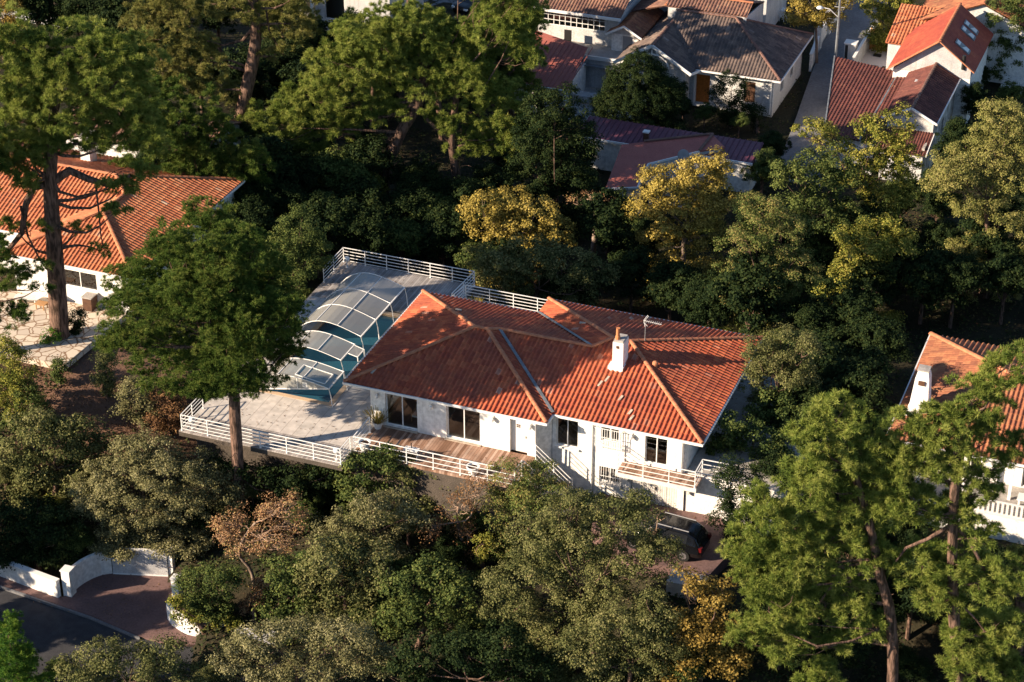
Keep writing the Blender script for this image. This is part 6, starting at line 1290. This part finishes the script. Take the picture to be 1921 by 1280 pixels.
T('bright green bush in the shade under the foreground pines', 'leaf', 'leaf_fresh', (1735,1100), [(1715,1035,36,22),(1755,1050,26,20)], name='shrub', cat='shrub')
T('red brown shrub in shade behind the rear terrace railing', 'fine', 'leaf_brown', (1040,600), [(1030,530,28,22),(1060,535,22,20)], name='shrub', cat='shrub')
T('dark spray of shrub hiding the front of the black car', 'sparse', 'leaf_olive', (1215,1060), [(1235,965,24,14),(1215,1000,24,20),(1250,1010,26,18)], name='shrub', cat='shrub', cover=1.6, nb=10)

# ---- woodland behind and around: individual trees copied from a few grown ones
def proto(kind, mt, h, r, label, group, name='woodland_tree', nm=5):
    t = thingW(name, (0,0,0), label, 'tree', group); ms = []
    for _ in range(nm):
        a = rng.uniform(0, 6.28); q = rng.uniform(0, .6)*r; ms.append((np.array([math.cos(a)*q, math.sin(a)*q, h*rng.uniform(.45,.85)]), np.array([r*rng.uniform(.45,.7), r*rng.uniform(.45,.7), h*rng.uniform(.16,.26)])))
    m = MB(); m.tube([(0,0,-.6),(0,0,h*.25),(.1,.05,h*.6)], [.2,.16,.09], 8, cap=False); m.build('trunk', 'bark', t, smooth=True, org=(0,0,0))
    m = MB()
    for c, rr in ms: limb(m, (0,0,h*.3), c, .08, .03)
    m.build('branches', 'bark', t, org=(0,0,0)); crown(t, ms, kind, mt, .9, esc=1.15); return t
def copy_tree(root):
    r = root.copy(); COL.objects.link(r)
    for ch_ in root.children: c = ch_.copy(); COL.objects.link(c); c.parent = r
    return r
LM = [('the rear pool deck railing', W(-4,17)), ('the left side of the pool deck', W(-8.5,8)), ('the rear terrace railing', W(4,15.2)), ('the rear right corner of the main roof', W(20,12.8)), ('the rear slope of the main roof', W(12,13)),
      ('the left golden tree', G(975,560)), ('the bright golden tree', G(1275,560)), ('the feathery green tree', G(1440,660)), ('the low red roof', U(1230,320,-3)), ('the maroon metal roof', W(5,45,-3)), ('the grey roofed house', W(5,60,-3)),
      ('the dark conifer', G(1215,262)), ('the lower end of the lane', W(13.5,48,-4)), ('the maroon garage roof', W(16,55,-4)), ('the streaked side wall', W(22.5,56,-4)), ('the rounded tree at the right edge', G(1850,560)), ('the right house chimney', W(29.4,11,-2)),
      ('the rear corner of the right house roof', W(28.3,20,-2)), ('the veranda railing', W(34,6.4,-3)), ('the curved foreground trunk', U(1670,1290,-6)), ('the straight foreground trunk', U(1796,1300,-6)), ('the black car', U(1250,1003,-2)), ('the ochre tree', G(1310,1330)),
      ('the pale gate', U(265,1078,-6.5)), ('the round clipped bush', G(395,1165)), ('the orange autumn tree', G(478,1095)), ('the large holm oak', G(1080,1290)), ('the stair railing', W(12,0,-2)), ('the near left corner of the pool terrace', W(-8,-4,-2)), ('the brown deck railing', W(6,-2.7,-2)),
      ('the thick left pine trunk', G(112,632)), ('the dark leaning trunk', G(440,330)), ('the leaning central pine trunk', G(718,392)), ('the straight central pine trunk', G(866,408)), ('the shaded villa', U(640,60,-4)), ('the peach tile roof', W(-22,14,0)), ('the red annex', W(-8,55,-4)), ('the white slatted bench', W(25.3,69,-4))]
ORDN = ['nearest', 'second nearest', 'third nearest', 'fourth nearest', 'fifth nearest', 'sixth nearest', 'seventh nearest', 'eighth nearest', 'ninth nearest', 'tenth nearest', 'eleventh nearest', 'twelfth nearest']
FILL = []
def name_fillers():
    gr = {}
    for o, adj in FILL:
        x_, y_ = o.location.x, o.location.y; lm, p = min(LM, key=lambda q: math.hypot(q[1][0]-x_, q[1][1]-y_)); dx, dy = x_-p[0], y_-p[1]
        dr = ('right of' if dx > 0 else 'left of') if abs(dx) > abs(dy) else ('behind' if dy > 0 else 'in front of')
        gr.setdefault((lm, dr), []).append((math.hypot(dx, dy), o, adj))
    for (lm, dr), q in gr.items():
        q.sort(key=lambda e_: e_[0])
        for k_, (_, o, adj) in enumerate(q): o['label'] = f'{adj} {dr} {lm}' + ('' if len(q) == 1 else ', '+ORDN[min(k_, 11)])
def wood(region, kinds, label, group, name='woodland_tree'):
    pr = [proto(k, m_, h, r, label, group, name) for k, m_, h, r in kinds]; used = set()
    for i_, (x, y, s) in enumerate(region):
        k_ = i_ % len(pr); o = pr[k_] if k_ not in used else copy_tree(pr[k_]); used.add(k_)
        p = G(x+rng.uniform(-14,14), y+rng.uniform(-10,10)); o.location = tuple(p); FILL.append((o, label)); o.rotation_euler = (0, 0, rng.uniform(0, 6.28)); s = s*rng.uniform(.88, 1.12); o.scale = (s, s, s*rng.uniform(.9, 1.1))
    for k_ in range(len(pr)):
        if k_ not in used:
            for ch_ in list(pr[k_].children): bpy.data.objects.remove(ch_)
            bpy.data.objects.remove(pr[k_])
tree('umbrella_pine', 'broad unseen umbrella pine far outside the lower left edge, shading the road', 'pine tree', 'pine', 'pine_green', (-340,1270), [(-340,1060,120,50),(-430,1100,90,50),(-270,1110,85,45),(-330,1150,110,40)], tw=26, zb=-7.2)  # unseen tree, put off frame to shade the road
tree('umbrella_pine', 'unseen umbrella pine far outside the left edge, shading the road wall', 'pine tree', 'pine', 'pine_green', (-430,1170), [(-430,900,120,60),(-500,960,90,50),(-380,950,80,45),(-430,1020,100,45)], tw=26, zb=-7.2)  # off-frame shade caster for the road and its wall
tree('umbrella_pine', 'low unseen umbrella pine just outside the left edge, shading the road wall', 'pine tree', 'pine', 'pine_green', (-215,1225), [(-215,1085,95,42),(-290,1110,80,40),(-150,1120,70,36),(-220,1150,90,35)], tw=20, zb=-7.2)  # out of view; crown kept low to shade road and wall only
reg = []
for y in (545, 610, 680, 750):
    for x in range(1130, 1960, 78):
        if y == 545 and (1180 < x < 1400): continue
        if x < 1480 and y > 600: continue
        if x > 1640 and y > 660: continue
        reg.append((x + (y//65 % 2)*38, y, .7))
reg += [(1180,600,.7),(1260,620,.7),(1340,640,.75),(1400,670,.8),(1500,790,.8),(1560,820,.85),(1610,860,.8),(1530,860,.8),(1480,900,.7)]
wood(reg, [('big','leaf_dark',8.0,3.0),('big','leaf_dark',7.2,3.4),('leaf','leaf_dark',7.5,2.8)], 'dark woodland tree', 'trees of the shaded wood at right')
reg = [(x, y, .75) for y in (470, 520) for x in range(470, 900, 70)] + [(900,545,.65),(960,560,.6),(820,450,.8),(920,470,.8),(500,420,.8),(570,400,.85),(640,420,.8),(1040,600,.55),(1100,610,.6),(610,350,.8),(700,400,.75),(780,440,.8)]
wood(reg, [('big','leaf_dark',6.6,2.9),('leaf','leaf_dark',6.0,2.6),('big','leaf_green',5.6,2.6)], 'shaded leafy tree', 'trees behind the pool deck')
reg = [(540,250,.9),(580,290,.9),(520,200,.8),(350,420,.8),(300,380,.8),(420,400,.8),(480,350,.8),(230,120,.8),(160,110,.8),(300,160,.9),(380,220,.9),(90,90,.7),(250,230,.9),(360,60,.8),(200,40,.8),(290,80,.8),(500,120,.9),(120,20,.7),(420,90,.8),(460,240,.8),(660,185,.85),(740,200,.85),(820,205,.85),(885,225,.8),(700,235,.85),(780,165,.75),(800,400,.4),(905,400,.5),(820,410,.35),(935,360,.45),(690,400,.4),(600,185,.8),(560,230,.85),(850,160,.6)]  # those behind the central crown are unseen, added to shade the courtyard
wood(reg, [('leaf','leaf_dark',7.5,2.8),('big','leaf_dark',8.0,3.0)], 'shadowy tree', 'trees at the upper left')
reg = [(1100,330,.4),(1070,400,.6),(1290,235,.35),(1330,245,.35),(1250,250,.35),(1390,262,.3),(1450,330,.55),(1420,370,.55),(1820,250,.5),(1880,230,.5),(1850,180,.35),(1900,130,.35),(1780,330,.6),(1840,300,.5),(1900,470,.8),(1840,470,.8),(1760,450,.8),(1700,430,.7),(1400,470,.6),(1340,500,.55),(1220,510,.55),(1170,470,.6),(1130,440,.5)]
wood(reg, [('leaf','leaf_dark',6.5,2.6),('leaf','leaf_green',6.0,2.6)], 'small dark garden tree', 'garden trees of the upper houses')
reg = [(1500,1150,.7),(1600,1180,.7),(1700,1190,.7),(1780,1180,.65),(1880,1150,.6),(1450,1250,.7),(1550,1290,.7),(1700,1290,.5),(1850,1290,.6),(1600,1080,.65),(1680,1060,.55),(1500,1050,.6),(1450,990,.6),(1560,960,.6),(1640,980,.5),(1900,1090,.5)]
wood(reg, [('leaf','leaf_dark',6.0,2.7),('fine','leaf_dark',5.5,2.5)], 'low dark undergrowth tree', 'trees under the foreground pines')
reg = [(600,960,.5),(560,1000,.45),(480,960,.45),(640,960,.45),(900,1010,.5),(780,1030,.5),(860,1080,.5),(730,1110,.5),(930,1180,.55),(860,1250,.5),(700,1180,.5),(620,1170,.5),(1050,1280,.55),(1300,1300,.5),(1120,1000,.45),(1180,1020,.4),(110,1000,.5),(20,940,.5),(60,1070,.45),(150,1040,.45),(440,980,.45),(380,1000,.4),(100,1290,.3),(400,1290,.35)]
wood(reg, [('leaf','leaf_dark',5.0,2.4),('leaf','leaf_green',4.6,2.4),('fine','leaf_olive',4.6,2.3)], 'bushy slope tree', 'bushy trees on the slope', 'bushy_tree')

name_fillers()
# ---- ground cover: too many leaves to count
def inview(n):
    px = rng.uniform(-150, 2080, n); py = rng.uniform(-60, 1400, n); d = fw[None]*F+rt[None]*(px-CX)[:, None]-upv[None]*(py-CY)[:, None]; z = np.full(n, -3.0)
    for _ in range(7): t_ = (z-cam_p[2])/d[:, 2]; P = cam_p+d*t_[:, None]; z = .4*z+.6*terrain(P[:, 0], P[:, 1])
    return P[:, 0], P[:, 1], z, px, py
x, y, z, px, py = inview(60000); u = (x-O[0])*A[0]+(y-O[1])*A[1]; v = (x-O[0])*B[0]+(y-O[1])*B[1]
bad = np.zeros(len(x), bool)
for poly, zz_, g_ in FLAT: bad |= inpoly(u, v, poly, .1)
lane = inpoly(u, v, [(8.7,90),(8.7,73),(9.5,67.5),(10.7,57.5),(11.8,46.5),(15.8,46.5),(17.5,57),(17.7,75),(12.2,90)], 0); yard = inpoly(u, v, [(-11,50.5),(-.5,50.5),(-.5,59),(-11,59)], 0)
bad = (bad & ~((v > 48) & (v < 92) & (u > -14) & (u < 25))) | lane | yard
soil = inpoly(px, py, [(150,650),(260,700),(300,800),(160,820),(90,780),(110,700)])
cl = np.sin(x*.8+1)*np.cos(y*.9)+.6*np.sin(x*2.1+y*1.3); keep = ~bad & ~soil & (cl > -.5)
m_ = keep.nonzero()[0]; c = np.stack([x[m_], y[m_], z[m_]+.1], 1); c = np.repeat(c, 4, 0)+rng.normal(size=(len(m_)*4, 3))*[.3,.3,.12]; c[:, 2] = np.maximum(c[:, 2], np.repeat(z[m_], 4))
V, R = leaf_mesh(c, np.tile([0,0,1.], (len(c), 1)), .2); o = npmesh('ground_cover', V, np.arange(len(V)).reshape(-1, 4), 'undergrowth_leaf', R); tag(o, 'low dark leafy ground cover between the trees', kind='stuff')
m_ = (~bad & (soil | (rng.random(len(x)) < .12))).nonzero()[0]; c = np.stack([x[m_], y[m_], z[m_]+.03], 1); c = np.repeat(c, 5, 0)+rng.normal(size=(len(m_)*5, 3))*[.35,.35,.02]
V, R = leaf_mesh(c, np.tile([0,0,2.], (len(c), 1)), .12); o = npmesh('fallen_leaves', V, np.arange(len(V)).reshape(-1, 4), 'litter', R); tag(o, 'brown fallen leaves on the bare soil', kind='stuff')
# leaves and needles blown onto the paving, decks, drive and road
L_ = []
for (u0, u1, v0, v1, z_, n_) in ((-8,1.5,-4.1,1,.03,260), (-8,-6.9,0,17,.04,160), (1.8,11,-2.7,.3,.045,90), (-8,.8,12.4,17,.045,120), (15,22,-2.5,1,-2.07,320), (19.2,24,1.6,12,.32,200), (-28,-17,-.8,5,.52,260), (-16,-5,-13,-9,-6.68,420), (9.6,15,48,75,-3.98,260)):
    uu = rng.uniform(u0, u1, n_); vv = rng.uniform(v0, v1, n_); cl_ = np.sin(uu*1.7)*np.cos(vv*1.3)+rng.uniform(-.8, .8, n_); uu, vv = uu[cl_ > -.2], vv[cl_ > -.2]
    L_ += [W(a, b, z_) for a, b in zip(uu, vv)]
c = np.array(L_); V, R = leaf_mesh(c, np.tile([0,0,8.], (len(c), 1)), .10); o = npmesh('blown_leaves', V, np.arange(len(V)).reshape(-1, 4), 'litter', R); tag(o, 'brown leaves scattered over the paving and drives', kind='stuff')
